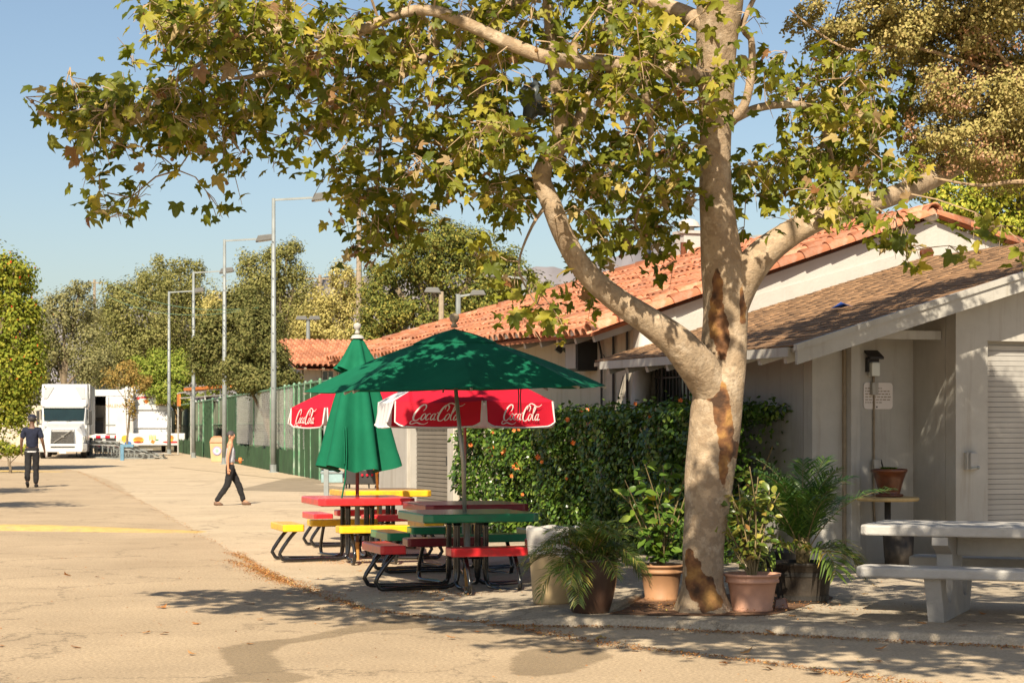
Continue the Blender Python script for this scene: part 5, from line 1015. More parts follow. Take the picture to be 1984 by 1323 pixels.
# ================================================================== SYCAMORE
syc = thing('sycamore_tree', 'big sycamore with mottled pale trunk and spreading lobed-leaf crown', 'tree', (1.58,16.72,.07))
SO = Vector(syc.location)
def bark_material():
    m = mat('sycamore_bark', (.37,.275,.18), .85, .22, 5, 1.0, 18, col2=(.53,.43,.315), s2=6, amt2=.85); N = m.node_tree.nodes; L = m.node_tree.links; b = N['Principled BSDF']
    src = b.inputs['Base Color'].links[0].from_socket; tc = N['Texture Coordinate']
    n = N.new('ShaderNodeTexNoise'); n.inputs['Scale'].default_value = 9; n.inputs['Detail'].default_value = 6; L.new(tc.outputs['Object'], n.inputs['Vector'])
    r = N.new('ShaderNodeMapRange'); r.inputs[1].default_value = .53; r.inputs[2].default_value = .57; r.inputs[4].default_value = .55; L.new(n.outputs[0], r.inputs[0])
    mx = N.new('ShaderNodeMix'); mx.data_type = 'RGBA'; L.new(r.outputs[0], mx.inputs[0]); L.new(src, mx.inputs[6]); mx.inputs[7].default_value = (.24,.165,.10,1)
    nf = N.new('ShaderNodeTexNoise'); nf.inputs['Scale'].default_value = 26; nf.inputs['Detail'].default_value = 5; L.new(tc.outputs['Object'], nf.inputs['Vector']); rf_ = N.new('ShaderNodeMapRange'); rf_.inputs[1].default_value = .56; rf_.inputs[2].default_value = .60; rf_.inputs[4].default_value = .6; L.new(nf.outputs[0], rf_.inputs[0])
    mf = N.new('ShaderNodeMix'); mf.data_type = 'RGBA'; L.new(rf_.outputs[0], mf.inputs[0]); L.new(mx.outputs[2], mf.inputs[6]); mf.inputs[7].default_value = (.27,.205,.14,1); mx = mf
    at = N.new('ShaderNodeAttribute'); at.attribute_name = 'bare'; n2 = N.new('ShaderNodeTexNoise'); n2.inputs['Scale'].default_value = 14; n2.inputs['Detail'].default_value = 5; L.new(tc.outputs['Object'], n2.inputs['Vector'])
    ad = N.new('ShaderNodeMath'); ad.operation = 'MULTIPLY_ADD'; L.new(n2.outputs[0], ad.inputs[0]); ad.inputs[1].default_value = .9; L.new(at.outputs['Fac'], ad.inputs[2])
    r2 = N.new('ShaderNodeMapRange'); r2.inputs[1].default_value = .92; r2.inputs[2].default_value = .99; L.new(ad.outputs[0], r2.inputs[0])
    cr = N.new('ShaderNodeValToRGB'); e = cr.color_ramp.elements; e[0].position = .38; e[0].color = (.06,.03,.016,1); e[1].position = .62; e[1].color = (.36,.19,.06,1); e.new(.5).color = (.19,.085,.034,1)
    n3 = N.new('ShaderNodeTexNoise'); n3.inputs['Scale'].default_value = 6; n3.inputs['Detail'].default_value = 3; L.new(tc.outputs['Object'], n3.inputs['Vector']); L.new(n3.outputs[0], cr.inputs[0])
    m2 = N.new('ShaderNodeMix'); m2.data_type = 'RGBA'; L.new(r2.outputs[0], m2.inputs[0]); L.new(mx.outputs[2], m2.inputs[6]); L.new(cr.outputs[0], m2.inputs[7]); L.new(m2.outputs[2], b.inputs['Base Color'])
    return m
BARK = bark_material()
def limb(name, rows, n=14, step=.06, lump=.05, flare=False, bare=(), minr=0):
    """rows: (px, py, width px, depth)"""
    pts = [(*(P(x,y,d)-SO), w*d/F/2) for x,y,w,d in rows]; q = poly_interp(pts, step); c = [Vector(p[:3]) for p in q]; rad = [max(minr,float(p[3])) for p in q]; k = len(c); mb = MB()
    u = Vector((1,0,0)); ph = random.uniform(0,6)
    for i in range(k):
        T_ = (c[min(i+1,k-1)]-c[max(i-1,0)]).normalized(); u = (u-T_*u.dot(T_)).normalized(); w_ = T_.cross(u)
        for j in range(n):
            a = 2*math.pi*j/n; h = i*step
            f = 1+lump*(math.sin(2*a+h*1.9+ph)+.7*math.sin(3*a-h*3.1+2*ph)+.5*math.sin(5*a+h*5.3)+.35*math.sin(h*11+2*math.sin(a+ph)))
            if flare: z = c[i].z; f *= 1+max(0,.25-z)*(.5+.9*max(0,math.sin(5*a+.6))) if z < .25 else 1
            mb.v.append(tuple(c[i]+(u*math.cos(a)+w_*math.sin(a))*rad[i]*f))
    mb.f = [(i*n+j,i*n+(j+1)%n,(i+1)*n+(j+1)%n,(i+1)*n+j) for i in range(k-1) for j in range(n)]+[tuple((k-1)*n+j for j in range(n))]; mb.m = [0]*len(mb.f)
    me = mb.mesh(name, BARK, True); at = me.attributes.new('bare', 'FLOAT', 'POINT')
    if bare:
        vals = []
        for v in me.vertices:
            W_ = v.co+SO; d = W_.y; px = 992+W_.x*F/d; py = 827-(W_.z-CZ)*F/d; s = 0
            if W_.y < 17.0:
                for (bx,by,rx_,ry_,tl) in bare: g = ((px-bx-(py-by)*tl)/rx_)**2+((py-by)/ry_)**2; s = max(s, 1-g*.62)
            vals.append(max(0,s))
        at.data.foreach_set('value', vals)
    return link(name, me, syc), [(SO+a, b) for a, b in zip(c, rad)]
SK = []    # skeleton samples (point, radius)
BARE = [(1391,560,12,42,.05),(1388,620,17,60,.0),(1400,650,16,50,0),(1378,745,26,34,.2),(1398,790,20,62,.1),(1405,835,18,75,.06),(1400,905,10,40,0),(1346,1120,20,48,0),(1368,1150,24,40,0),(1335,1080,10,20,0),(1440,590,8,50,0),(1385,1165,18,20,0),(1425,870,8,20,0)]
o, s = limb('trunk', [(1362,1198,107,16.72),(1360,1165,89,16.72),(1360,1120,82,16.72),(1362,1060,82,16.72),(1368,1000,86,16.72),(1378,900,95,16.72),(1388,800,96,16.72),(1398,720,89,16.7),(1404,650,86,16.7),(1405,600,86,16.7),(1403,540,89,16.65),(1396,480,80,16.6),(1390,400,69,16.5),(1386,300,62,16.4),(1387,200,67,16.3),(1388,100,76,16.2),(1394,0,87,16.1),(1400,-120,87,16.0),(1410,-300,73,15.8),(1420,-520,55,15.6),(1425,-760,36,15.4)], 40, .03, .036, True, BARE); SK += s
for rows in (
  [(1402,880,40,16.72),(1397,820,66,16.72),(1386,766,76,16.69),(1367,728,78,16.62),(1340,695,72,16.5),(1308,660,64,16.4),(1255,622,54,16.3),(1190,578,48,16.2),(1130,520,44,16.1),(1095,460,42,16.0),(1070,400,40,15.9),(1050,350,38,15.9),(1060,310,36,15.9),(1085,282,38,15.9),(1086,230,28,15.8),(1080,190,24,15.8),(1068,100,20,15.7),(1055,-50,16,15.6),(1030,-260,10,15.3)],
  [(1098,292,24,15.9),(1118,245,23,15.95),(1135,190,21,16.0),(1162,110,18,16.1),(1190,-20,14,16.2),(1210,-200,9,16.3)],
  [(1404,660,40,16.7),(1412,610,62,16.7),(1434,545,70,16.66),(1470,500,62,16.6),(1515,464,54,16.6),(1570,432,48,16.6),(1640,406,45,16.6),(1710,386,41,16.7),(1770,364,38,17.1),(1850,325,34,17.9),(1960,265,24,18.7),(2100,180,16,19.3)],
  [(1380,160,44,16.30),(1330,142,36,15.40),(1230,126,32,15.40),(1140,122,28,15.40),(1060,112,27,14.90),(990,86,26,14.90),(920,54,24,14.90),(840,22,22,14.90),(770,28,20,14.90),(700,60,19,14.90),(640,95,17,14.90),(560,130,13,14.90),(480,150,9,14.90),(440,152,6,14.90)],
  [(1385,60,42,16.1),(1280,10,32,16.3),(1100,-20,25,16.5),(950,20,22,16.6),(860,60,20,16.6),(825,110,18,16.6),(770,150,17,16.5),(690,185,15,16.4),(640,215,12,16.3),(590,260,8,16.2)],
  [(660,85,13,15.0),(560,58,12,15.0),(470,72,11,15.0),(405,112,10,15.0),(350,150,8,15.0),(280,200,6,15.0),(190,222,4,15.0),(100,200,2.5,15.0)],
  [(1412,238,24,16.4),(1442,205,18,16.3),(1456,140,16,16.3),(1455,75,13,16.2),(1438,52,12,16.2),(1470,-20,8,16.2)],
  [(1418,232,20,16.4),(1475,208,16,16.6),(1540,203,15,16.8),(1582,216,13,17.0),(1600,260,12,17.1),(1616,320,9,17.2),(1645,350,5,17.3)],
  [(1400,-100,60,16.0),(1300,-260,40,15.2),(1150,-460,32,14.0),(1000,-760,26,12.4),(850,-1150,20,10.6),(700,-1500,12,9.5)],
  [(1405,-200,56,16.0),(1500,-380,40,15.0),(1650,-650,32,13.4),(1850,-1000,24,11.6),(2000,-1400,14,10.0)],
  [(1410,-350,50,15.8),(1400,-700,36,14.2),(1420,-1150,28,12.2),(1440,-1700,16,10.2)],
  [(1405,-150,44,16.0),(1250,-200,30,17.5),(1150,-240,22,19.0),(1050,-230,14,20.5)],
  [(1410,-150,40,16.1),(1600,-160,28,17.6),(1720,-120,20,19.2),(1800,-60,12,20.5)],
  [(1240,140,20,15.9),(1260,240,14,16.1),(1255,340,9,16.3),(1230,430,5,16.5)], [(970,85,16,15.5),(930,180,11,15.8),(900,270,8,16.0),(870,330,4,16.1)], [(760,150,12,16.5),(740,230,8,16.6),(735,330,5,16.7),(725,440,3,16.8)],
  [(420,105,6,15.0),(395,170,4.5,15.0),(385,260,3.5,15.0),(345,330,2.5,15.0)], [(1065,390,10,15.9),(1030,440,6,15.8),(1005,520,4,15.7),(1040,590,3,15.7)]):
    o, s = limb('branch', rows, 14 if rows[0][2] > 30 else 9, .06, .035, minr=.005); SK += s
SKP = np.array([tuple(p) for p, r in SK])
LSYC = leafmat('sycamore_leaf', [(0,(.08,.105,.012)),(.3,(.155,.175,.018)),(.64,(.245,.25,.028)),(.83,(.35,.315,.042)),(.92,(.45,.36,.06)),(.965,(.44,.33,.18)),(1,(.27,.12,.045))], .40, .5, .3)
# crown clusters seen in the picture: (px, py, rx, ry, leaves, depth, depth spread)
CR = [(330,30,85,40,70,15,.8),(350,110,100,60,100,15,.8),(450,60,90,60,90,15,1),(240,190,90,45,80,15,.5),(160,205,70,35,40,15,.4),(85,205,35,22,12,15,.3),(110,245,22,28,6,15,.2),(220,255,80,35,55,15,.5),(160,295,30,18,9,15,.3),(185,325,22,18,6,15,.2),(235,385,48,30,28,15,.25),
  (330,215,80,60,75,15,.6),(400,255,70,40,45,15,.6),(450,205,60,60,60,15,.7),(475,255,45,40,30,15,.5),(405,378,24,20,7,15,.2),(435,325,40,25,14,15,.3),(340,290,45,18,8,15,.2),
  (540,60,90,60,90,15.2,1.2),(560,160,80,60,75,15.5,1),(640,60,80,60,80,15.5,1.2),(650,190,80,60,75,16,1.2),(740,60,90,60,90,16,1.5),(760,170,90,70,100,16.3,1.3),(600,240,60,30,24,16,.8),(540,280,28,30,9,15,.4),(560,120,50,30,20,15,.5),(655,330,40,25,16,16.3,.5),(700,320,60,45,45,16.5,.8),(690,390,60,45,50,16.6,.7),(740,440,70,40,48,16.7,.7),(700,480,40,20,14,16.7,.4),(800,380,60,60,48,16.7,.9),(830,290,80,60,80,16.3,1.2),
  (860,60,90,60,80,16,1.6),(870,170,90,70,100,16.3,1.5),(920,280,80,60,80,16.2,1.2),(900,360,70,50,50,16.4,1),(970,190,90,80,100,16,1.5),(980,60,90,60,80,16,1.7),(960,400,60,50,40,16.3,.8),(960,490,45,25,13,15.8,.4),(1000,330,60,60,48,16,1),(1000,560,45,28,12,15.7,.3),(1020,625,40,25,11,15.6,.25),(1075,600,30,18,8,15.7,.3),(1100,50,90,70,90,16,1.6),(1100,180,80,70,85,16.3,1.5),(1140,300,80,60,85,16.6,1.4),(1150,400,70,60,70,16.8,1.2),(1220,60,80,70,90,15.9,1.6),(1240,180,80,80,110,15.8,1.5),(1250,300,80,70,100,16.2,1.4),(1260,400,70,60,75,16.6,1.1),(1200,480,70,45,45,16.9,.8),(1280,470,50,50,36,17,.7),(1130,560,28,40,14,16.9,.5),(1170,520,40,20,14,16.9,.5),(1300,60,60,60,50,15.6,1),(1310,170,45,70,50,15.6,.9),(1320,330,40,80,40,16.8,.9),(1000,250,60,40,40,15.5,.8),(1260,100,60,50,34,15.2,.4),(1180,140,50,40,24,15.2,.4),
  (1375,155,45,20,16,15.4,.3),(1350,195,35,30,14,15.4,.3),(1390,215,25,18,7,15.4,.2),(1345,300,22,40,9,15.6,.3),(1400,5,50,20,10,15.3,.3),
  (1455,150,28,40,10,16,.4),(1495,130,40,28,16,16.5,.5),(1545,160,55,40,34,17.2,.9),(1560,225,60,40,34,17.2,.9),(1620,140,70,45,50,17.4,1.2),(1640,210,80,60,85,17.6,1.3),(1690,270,80,60,80,17.8,1.2),(1600,290,75,45,55,17.5,1),(1560,340,75,40,50,17.2,.9),(1640,350,80,35,55,17.2,.9),(1720,330,50,40,36,17.5,.8),(1500,370,45,25,18,16.8,.6),(1455,340,30,40,14,16.8,.5),(1440,400,35,60,26,17.2,.5),(1470,300,30,40,8,16.9,.4),(1540,395,70,28,26,16.4,.5),(1660,395,70,22,18,16.3,.4),(1700,190,60,60,60,17.5,1.2),(1705,430,32,22,11,15.9,.2),(1755,455,40,18,12,15.9,.2),(1770,480,16,10,3,15.9,.1),(1640,430,35,14,7,16,.2),(1590,120,50,30,22,17,.7),(1860,500,12,14,3,15.7,.1),(1475,30,12,10,3,16,.1),(1930,455,38,25,12,16.4,.3),(1975,470,25,30,8,16.4,.3)]
pos, cls = [], []
for (x,y,rx_,ry_,n,d,ds) in CR:
    k = max(1, n//6)
    for c in range(k):
        a, rr_ = random.uniform(0,6.283), math.sqrt(random.random()); cx_, cy_ = x+rx_*rr_*math.cos(a), y+ry_*rr_*math.sin(a); cdp = d+random.uniform(-ds,ds)
        C_ = P(cx_,cy_,cdp); cls.append(C_)
        for i in range(int(round(n*1.62/k))): pos.append(C_+Vector((random.gauss(0,.10),random.gauss(0,.11),random.gauss(0,.085))))
n_seen = len(pos)
# the crown goes on above and in front of the frame
def shade(cx_, cy_, rx_, ry_, zt, n, zlo=5.1, zhi=7.6):
    k = max(1, int(n*(3.0 if zt < .3 else 2.6)/9)); S_ = Vector((SUNV.x,SUNV.y,1))
    for c in range(k):
        a, rr_ = random.uniform(0,6.283), math.sqrt(random.random()); g = Vector((cx_+rx_*rr_*math.cos(a), cy_+ry_*rr_*math.sin(a), zt)); z = random.uniform(zlo, zhi)
        for tr in range(8):
            C_ = g+S_*(z-zt); py = 827-(C_.z-CZ)*F/C_.y; px = 992+C_.x*F/C_.y
            if C_.y > 2 and (py < -70 or px > 2080): break
            z += .5
        else: continue
        cls.append(C_)
        for i in range(15): pos.append(C_+Vector((random.gauss(0,.12),random.gauss(0,.13),random.gauss(0,.09))))
for a in ((5.0,21.9,1.0,.3,1.2,45),(4.6,22.0,.8,.3,2.0,30),(5.4,21.9,.6,.2,.5,40),(2.6,24.2,.5,1.6,1.5,120),(1.5,16.5,.3,.3,.8,18),(4.0,15.6,1.0,.7,.7,110),(3.4,15.2,.9,.6,.5,70),(2.4,14.2,1.2,.5,0,90),(-1.8,18.6,1.5,.7,0,170),(-.4,17.2,1.5,1.0,0,230),(.9,16.2,1.4,1.0,0,230),(1.2,14.9,1.3,.6,0,80),(.5,15.9,1.1,.3,.05,70),(2.2,15.3,1.0,.35,.05,60),(3.6,14.7,.9,.35,.05,50),(2.6,15.6,1.3,.9,0,150),(3.6,14.6,1.2,.8,0,110),(3.0,13.4,.8,.35,0,45),(4.2,16.8,1.2,1.2,.4,130),(-.2,19.6,1.2,.8,1.0,120),(-.4,20.6,1.2,.7,2.1,130),(1.0,21.0,.9,1.2,1.2,120),(1.6,24,.9,1.6,1.4,330),(1.0,26.2,.8,1.3,1.4,250),(1.6,24,.8,1.6,.7,120),(1.6,16.4,.5,.4,1.2,24),(1.6,16.4,.4,.4,2.6,10),(2.0,16.6,.6,.5,.5,40),(4.6,21.9,1.0,.5,1.3,60),(5.6,22.0,.8,.5,1.2,45),(5.3,21.9,.7,.2,2.3,25),(3.3,22.3,.5,.3,1.6,60),(3.4,22.3,.6,.4,1.2,50),(3.6,22.6,1.2,1.2,2.75,260),(5.2,22.8,1.0,.7,3.1,160),(3.1,18.5,.8,1,.1,70),(4.8,19.0,1,1,.0,80),(-2.8,19.3,.7,.3,0,40),(-2.2,17.6,.6,.2,0,24),(0.6,17.5,.5,.5,.5,24),(-.6,22.6,.7,.6,1.9,44)): shade(*a)
pos = np.array([tuple(p) for p in pos]); N_ = len(pos)
nrm = np.stack([RNG.normal(-.10,.55,N_), RNG.normal(-.42,.5,N_), RNG.normal(.62,.45,N_)], 1); tip = np.stack([RNG.normal(0,.8,N_), RNG.normal(-.1,.7,N_), RNG.normal(-.55,.5,N_)], 1)
Rm = frames(nrm, tip); sc = RNG.triangular(.042,.075,.128,N_); sc[:n_seen] *= 1.0; sc[n_seen:] *= 1.05
seen = np.arange(N_) < n_seen; depth = pos[:,1]; px_ = 992+pos[:,0]*F/depth; py_ = 827-(pos[:,2]-CZ)*F/depth
score = sc/depth*(np.abs(Rm[:,1,2])+.3)*seen*((py_ > 10)&(px_ > 0)&(px_ < 1984)); big = set(np.argsort(-score)[:300].tolist())
lme = [trimesh('leaf', *map(np.array, LOBED[i]), LSYC) for i in range(8)]
for i in big:
    X = Matrix(Rm[i].tolist()).to_4x4(); inst('leaf', lme[i%8], syc, Matrix.Translation(Vector(pos[i])-SO)@X@Matrix.Scale(float(sc[i]),4))
rest = np.array([i for i in range(N_) if i not in big]); VV, TT = [], []; off = 0
for k in range(8):
    q = rest[rest%8 == k]; v, t_ = scatter(*LOBED[k], pos[q]-np.array(SO), Rm[q], sc[q]); VV.append(v); TT.append(t_+off); off += len(v)
link('foliage', trimesh('foliage', np.concatenate(VV), np.concatenate(TT), LSYC), syc, kind='stuff')
# twigs from the nearest limb to each leaf cluster
mb = MB(); done = []
for C_ in cls:
    d2 = ((SKP-np.array(C_))**2).sum(1); i = int(np.argmin(d2)); root = SK[i][0]
    if done:
        D = np.array(done); e2 = ((D-np.array(C_))**2).sum(1); j = int(np.argmin(e2))
        if e2[j] < d2[i]*.5: root = Vector(D[j]); 
    if (C_-root).length > (1.5 if (root.x*F/root.y+992 > 0 and 827-(root.z-CZ)*F/root.y > 0 and 827-(C_.z-CZ)*F/C_.y < 0) else 2.6): continue
    m1 = root.lerp(C_,.4)+Vector((random.gauss(0,.06),random.gauss(0,.06),random.gauss(.06,.05))); m2_ = root.lerp(C_,.75)+Vector((random.gauss(0,.06),random.gauss(0,.06),random.gauss(.02,.05))); L_ = (C_-root).length
    w = min(.015,.005+.006*L_); mb.tube([root-SO, m1-SO, m2_-SO, C_-SO, C_-SO+Vector((random.gauss(0,.05),random.gauss(0,.05),-.08))], [w,w*.75,w*.55,w*.35,.0015], 4, False); done += [tuple(m2_), tuple(C_)]
    for q in range(4):
        e = C_+Vector((random.gauss(0,.09),random.gauss(0,.08),random.gauss(-.04,.08))); mb.tube([m2_-SO, (m2_.lerp(e,.6)+Vector((0,0,.02)))-SO, e-SO], [w*.45,.0035,.002], 3, False)
mb.build('twigs', M['twig'], syc, kind='stuff', fix=False)
mb = MB()
for i in RNG.choice(n_seen, 110, False): p = Vector(pos[i])-SO; mb.ball(p-Vector((0,0,.1)), .016, n=7, m=5)
mb.build('seed_balls', mat('seed_ball', (.24,.13,.05), .9, .2, 40, .5, 200), syc, kind='stuff', fix=False)
# dangling bag caught among the upper branches
p = P(1033,195,15.6); q = MB(); q.ball((0,0,0), .13, (.85,.8,1.15), 14, 10); q.v = [(x*(1+.3*math.sin(9*z*8+x*30)), y*(1+.25*math.sin(z*40)), z+(.03*math.sin(x*50))) for x,y,z in q.v]
o = q.build('caught_bag', mat('dark_film', (.05,.06,.065), .35, .4, 12), loc=p, smooth=True); tag(o, 'crumpled dark plastic bag snagged in the sycamore branches above the left limb', 'bag')
# ================================================================== OTHER TREES
def crown(name, parent, org, lobes, n, size, lm, tpl=RHOMB, shell=(.55,1.0), clump=.30, kclump=14, up=.5, rnd=.34):
    """lobes: (Vector centre, rx, ry, rz)"""
    vol = np.array([l[1]*l[3]+.01 for l in lobes]); cnt = np.maximum(8, (n*vol/vol.sum())).astype(int); PP, NN = [], []
    for (c, a, b, h), m in zip(lobes, cnt):
        kc = max(5, int(kclump*(1+RNG.random()))); cc_ = rdir(kc)*RNG.uniform(*shell, (kc,1)); w = RNG.uniform(.5,1.5,kc); w /= w.sum(); idx = RNG.choice(kc, m, p=w)
        q = cc_[idx]+RNG.normal(size=(m,3))*clump*RNG.uniform(.6,1.2,(kc,1))[idx]; out = q/(np.linalg.norm(q,axis=1,keepdims=True)+1e-6); loc = (q-cc_[idx]); loc /= np.linalg.norm(loc,axis=1,keepdims=True)+1e-6
        PP.append(q*np.array([a,b,h])+np.array(c)-np.array(org)); NN.append(out*.5+loc*.95+np.array([0,0,up*.7])+RNG.normal(size=(m,3))*rnd)
    PP = np.concatenate(PP); NN = np.concatenate(NN); k = len(PP); tp = RNG.normal(size=(k,3)); tp[:,2] -= .5
    V, T = scatter(*tpl, PP, frames(NN, tp), size*RNG.uniform(.6,1.35,k)); return link(name, trimesh(name, V, T, lm), parent, kind='stuff')
def tree(label, px, d, lobes, n, size, lm, tw=.2, name='tree', group=None, bark='bark_far', base=None, depth=None, limbs=True, **kw):
    """lobes in photo pixels (x, y, rx, ry)"""
    c0 = P(px, 827, d); org = Vector((c0.x, d, 0)); t = thing(name, label, 'tree', org, 0, group); s = d/F; L_ = []
    for (x,y,rx_,ry_) in lobes: p = P(x, y, d+random.uniform(-.4,.4)*rx_*s); L_.append((p, rx_*s, (depth or rx_*s*1.05), ry_*s))
    top = max(l[0].z for l in L_); mid = Vector((sum(l[0].x for l in L_)/len(L_), d, top*.55))
    if not limbs: mid = org+Vector((0,0,2.6))
    q = MB(); pts = [(0,0,-.1),(.1*tw,0,top*.2),tuple((mid-org)*.6),(tuple(mid-org))]; pp = poly_interp(pts, .5); q.tube(pp, [tw*(1.15-.7*i/len(pp)) for i in range(len(pp))], 9); q.build('trunk', M[bark], t, smooth=True)
    for l in (L_ if limbs else []):
        st = Vector(pp[int(len(pp)*random.uniform(.45,.9))]); e = l[0]-org; m = st.lerp(e,.5)+Vector((random.gauss(0,.1),random.gauss(0,.1),.1))*top*.08
        q = MB(); q.tube(poly_interp([tuple(st),tuple(m),tuple(e)], .5), None or tw*.3, 6); q.build('branch', M[bark], t, smooth=True)
    crown('crown', t, org, L_, n, size, lm, **kw); return t
LM = {}
def LF(n, a, b, c, tr=.22): LM[n] = leafmat(n+'_leaf', [(0,tuple(q*1.22 for q in a)),(.5,tuple(q*1.22 for q in b)),(1,tuple(q*1.22 for q in c))], tr, .75, .08)
LF('olive', (.11,.115,.035),(.175,.172,.055),(.26,.235,.085)); LF('grey', (.12,.122,.052),(.19,.182,.08),(.27,.245,.11)); LF('oak', (.062,.072,.022),(.115,.118,.038),(.18,.165,.058)); LF('pale', (.21,.19,.06),(.33,.285,.095),(.46,.38,.14))
LF('ficus', (.055,.075,.017),(.12,.135,.034),(.28,.245,.055)); LF('bright', (.10,.14,.022),(.165,.205,.032),(.26,.265,.055)); LF('orange', (.18,.15,.045),(.25,.17,.05),(.31,.20,.06)); LF('left', (.095,.125,.016),(.165,.19,.024),(.30,.275,.042)); LF('myrtle', (.21,.19,.065),(.31,.265,.095),(.42,.33,.14)); LF('back', (.10,.135,.018),(.24,.26,.034),(.44,.38,.06)); LF('dry', (.25,.18,.08),(.38,.27,.13),(.5,.36,.19))
g = 'background trees beyond the courts'
tr = tree('bright yellow-green tree with scattered red flowers at the left edge', -40, 74, [(15,560,55,60),(35,640,50,60),(25,720,55,60),(5,790,60,55),(62,700,30,45),(-70,650,80,170),(60,600,18,30),(-60,800,60,60),(30,520,35,35)], 46000, .13, LM['left'], .3, kclump=26, clump=.22)
crown('flowers', tr, Vector(tr.location), [(P(40,600,72.6),1.0,1.0,2.2),(P(20,520,73),.8,.6,.6),(P(60,720,73),.7,.6,1)], 26, .10, M['flower_red'], kclump=30)
tree('grey-olive eucalyptus just right of the truck top, lowest of the skyline', 130, 150, [(105,640,45,60),(150,600,42,42),(95,700,40,60),(170,690,50,60),(155,556,24,14),(120,590,28,28),(60,690,40,70)], 22000, .19, LM['grey'], .35, group=g, kclump=22, clump=.22)
tree('rounded olive eucalyptus behind the semi truck trailer', 240, 165, [(250,600,55,50),(225,660,60,60),(295,560,45,40),(290,650,60,60),(240,720,60,40),(215,570,25,25)], 24000, .20, LM['olive'], .4, group=g, kclump=24, clump=.22)
tree('tall thin-topped eucalyptus with wispy crown between the light poles', 330, 172, [(345,560,45,45),(308,512,16,18),(350,515,22,18),(380,525,20,22),(330,600,55,50),(370,640,55,60),(315,680,55,50),(395,600,35,50),(285,545,22,20)], 24000, .20, LM['olive'], .4, group=g, kclump=22, clump=.24)
tree('dark spreading oak behind the fence and second light pole', 490, 96, [(425,640,40,50),(450,700,60,50),(500,640,50,70),(525,705,50,45),(470,600,45,40),(400,690,35,50),(545,730,30,30),(500,735,60,30)], 34000, .15, LM['oak'], .35, group=g, kclump=24, clump=.2)
tree('tall airy eucalyptus rising behind the nearest light pole', 520, 150, [(520,530,40,40),(560,478,26,20),(495,560,45,45),(575,530,22,30),(540,500,28,26),(480,510,28,25),(590,575,25,50),(540,600,50,50)], 18000, .19, LM['olive'], .3, group=g, kclump=18, clump=.25)
tree('pale dusty yellow tree above the far tiled house', 640, 132, [(640,590,48,45),(665,540,28,32),(610,620,40,40),(680,620,40,45),(650,650,60,25),(690,570,25,35),(585,645,28,30)], 20000, .16, LM['pale'], .3, group=g, kclump=24, clump=.22)
tree('large dark ficus with rounded crown behind the tile roof', 850, 92, [(770,560,75,60),(840,475,65,55),(900,550,80,70),(965,590,60,60),(740,620,55,45),(860,620,80,45),(800,500,50,45),(985,530,45,50),(920,480,50,40),(720,660,40,30)], 50000, .14, LM['ficus'], .5, group=g, kclump=30, clump=.18)
tree('dark oak spilling over the court fence beside the far tiled house', 530, 79, [(490,650,42,60),(530,700,34,42),(510,738,52,26),(560,732,22,18),(470,715,40,40)], 22000, .12, LM['oak'], .22, group=g, kclump=24, clump=.2, depth=1.1)
tree('small bright green feathery tree behind the box trailer and poles', 345, 128, [(300,705,42,30),(360,708,48,35),(330,735,60,30),(400,722,35,30),(285,740,30,28),(415,750,20,25),(350,765,70,22)], 20000, .15, LM['bright'], .2, group=g, kclump=22, clump=.2)
tree('low olive tree filling the gap between the eucalyptus and the semi truck', 205, 178, [(200,640,40,45),(190,700,60,55),(265,700,60,55),(215,610,25,25),(320,640,40,40)], 16000, .2, LM['olive'], .3, group=g, kclump=24, clump=.22)
tree('broad yellow-olive tree between the oak and the pale tree', 590, 158, [(590,640,45,40),(570,600,35,35),(610,660,50,30),(540,660,50,50),(430,600,45,45)], 16000, .19, LM['pale'], .3, group=g, kclump=24, clump=.22)
tree('orange-brown sapling with slender trunk beside the bleachers', 246, 110, [(240,725,32,22),(217,740,18,12),(264,745,24,20),(252,785,13,25),(250,712,20,14),(282,735,14,14)], 2200, .14, LM['orange'], .07, group=g, kclump=18, clump=.22)
tree('dry brown bush behind the food trailer', 318, 138, [(318,800,26,30),(335,815,20,22),(300,815,20,20)], 3000, .2, LM['dry'], .1, group=g)
tree('bright green tree behind the gable ridge on the right', 1900, 46, [(1850,395,55,45),(1930,410,60,70),(1990,350,70,80),(1800,350,50,40),(1880,330,60,60),(1980,450,50,50),(1840,430,40,25)], 18000, .10, LM['back'], .25, group=g, kclump=22, clump=.2)
tree('olive shrubby tree seen through the gap under the left limb', 1120, 100, [(1090,600,60,40),(1030,590,50,40),(1180,590,50,30)], 5000, .2, LM['oak'], .2, group=g)
tree('grey-green trees far left behind the boundary wall', 30, 150, [(40,720,60,60),(-40,700,70,70),(75,760,40,40),(20,790,60,30)], 7000, .26, LM['oak'], .3, group=g)
tree('yellow-green street tree standing just outside the left edge of the view', -330, 43, [(-330,430,150,130),(-250,500,110,90),(-420,520,120,90),(-300,330,90,70)], 5200, .14, LM['left'], .16, name='tree', kclump=24, clump=.2)
tree('small yellow-green street tree nearest on the left, outside the view', -270, 35.5, [(-190,470,110,60),(-260,400,120,80),(-300,500,100,60)], 3200, .13, LM['left'], .12, name='tree', kclump=20, clump=.2)
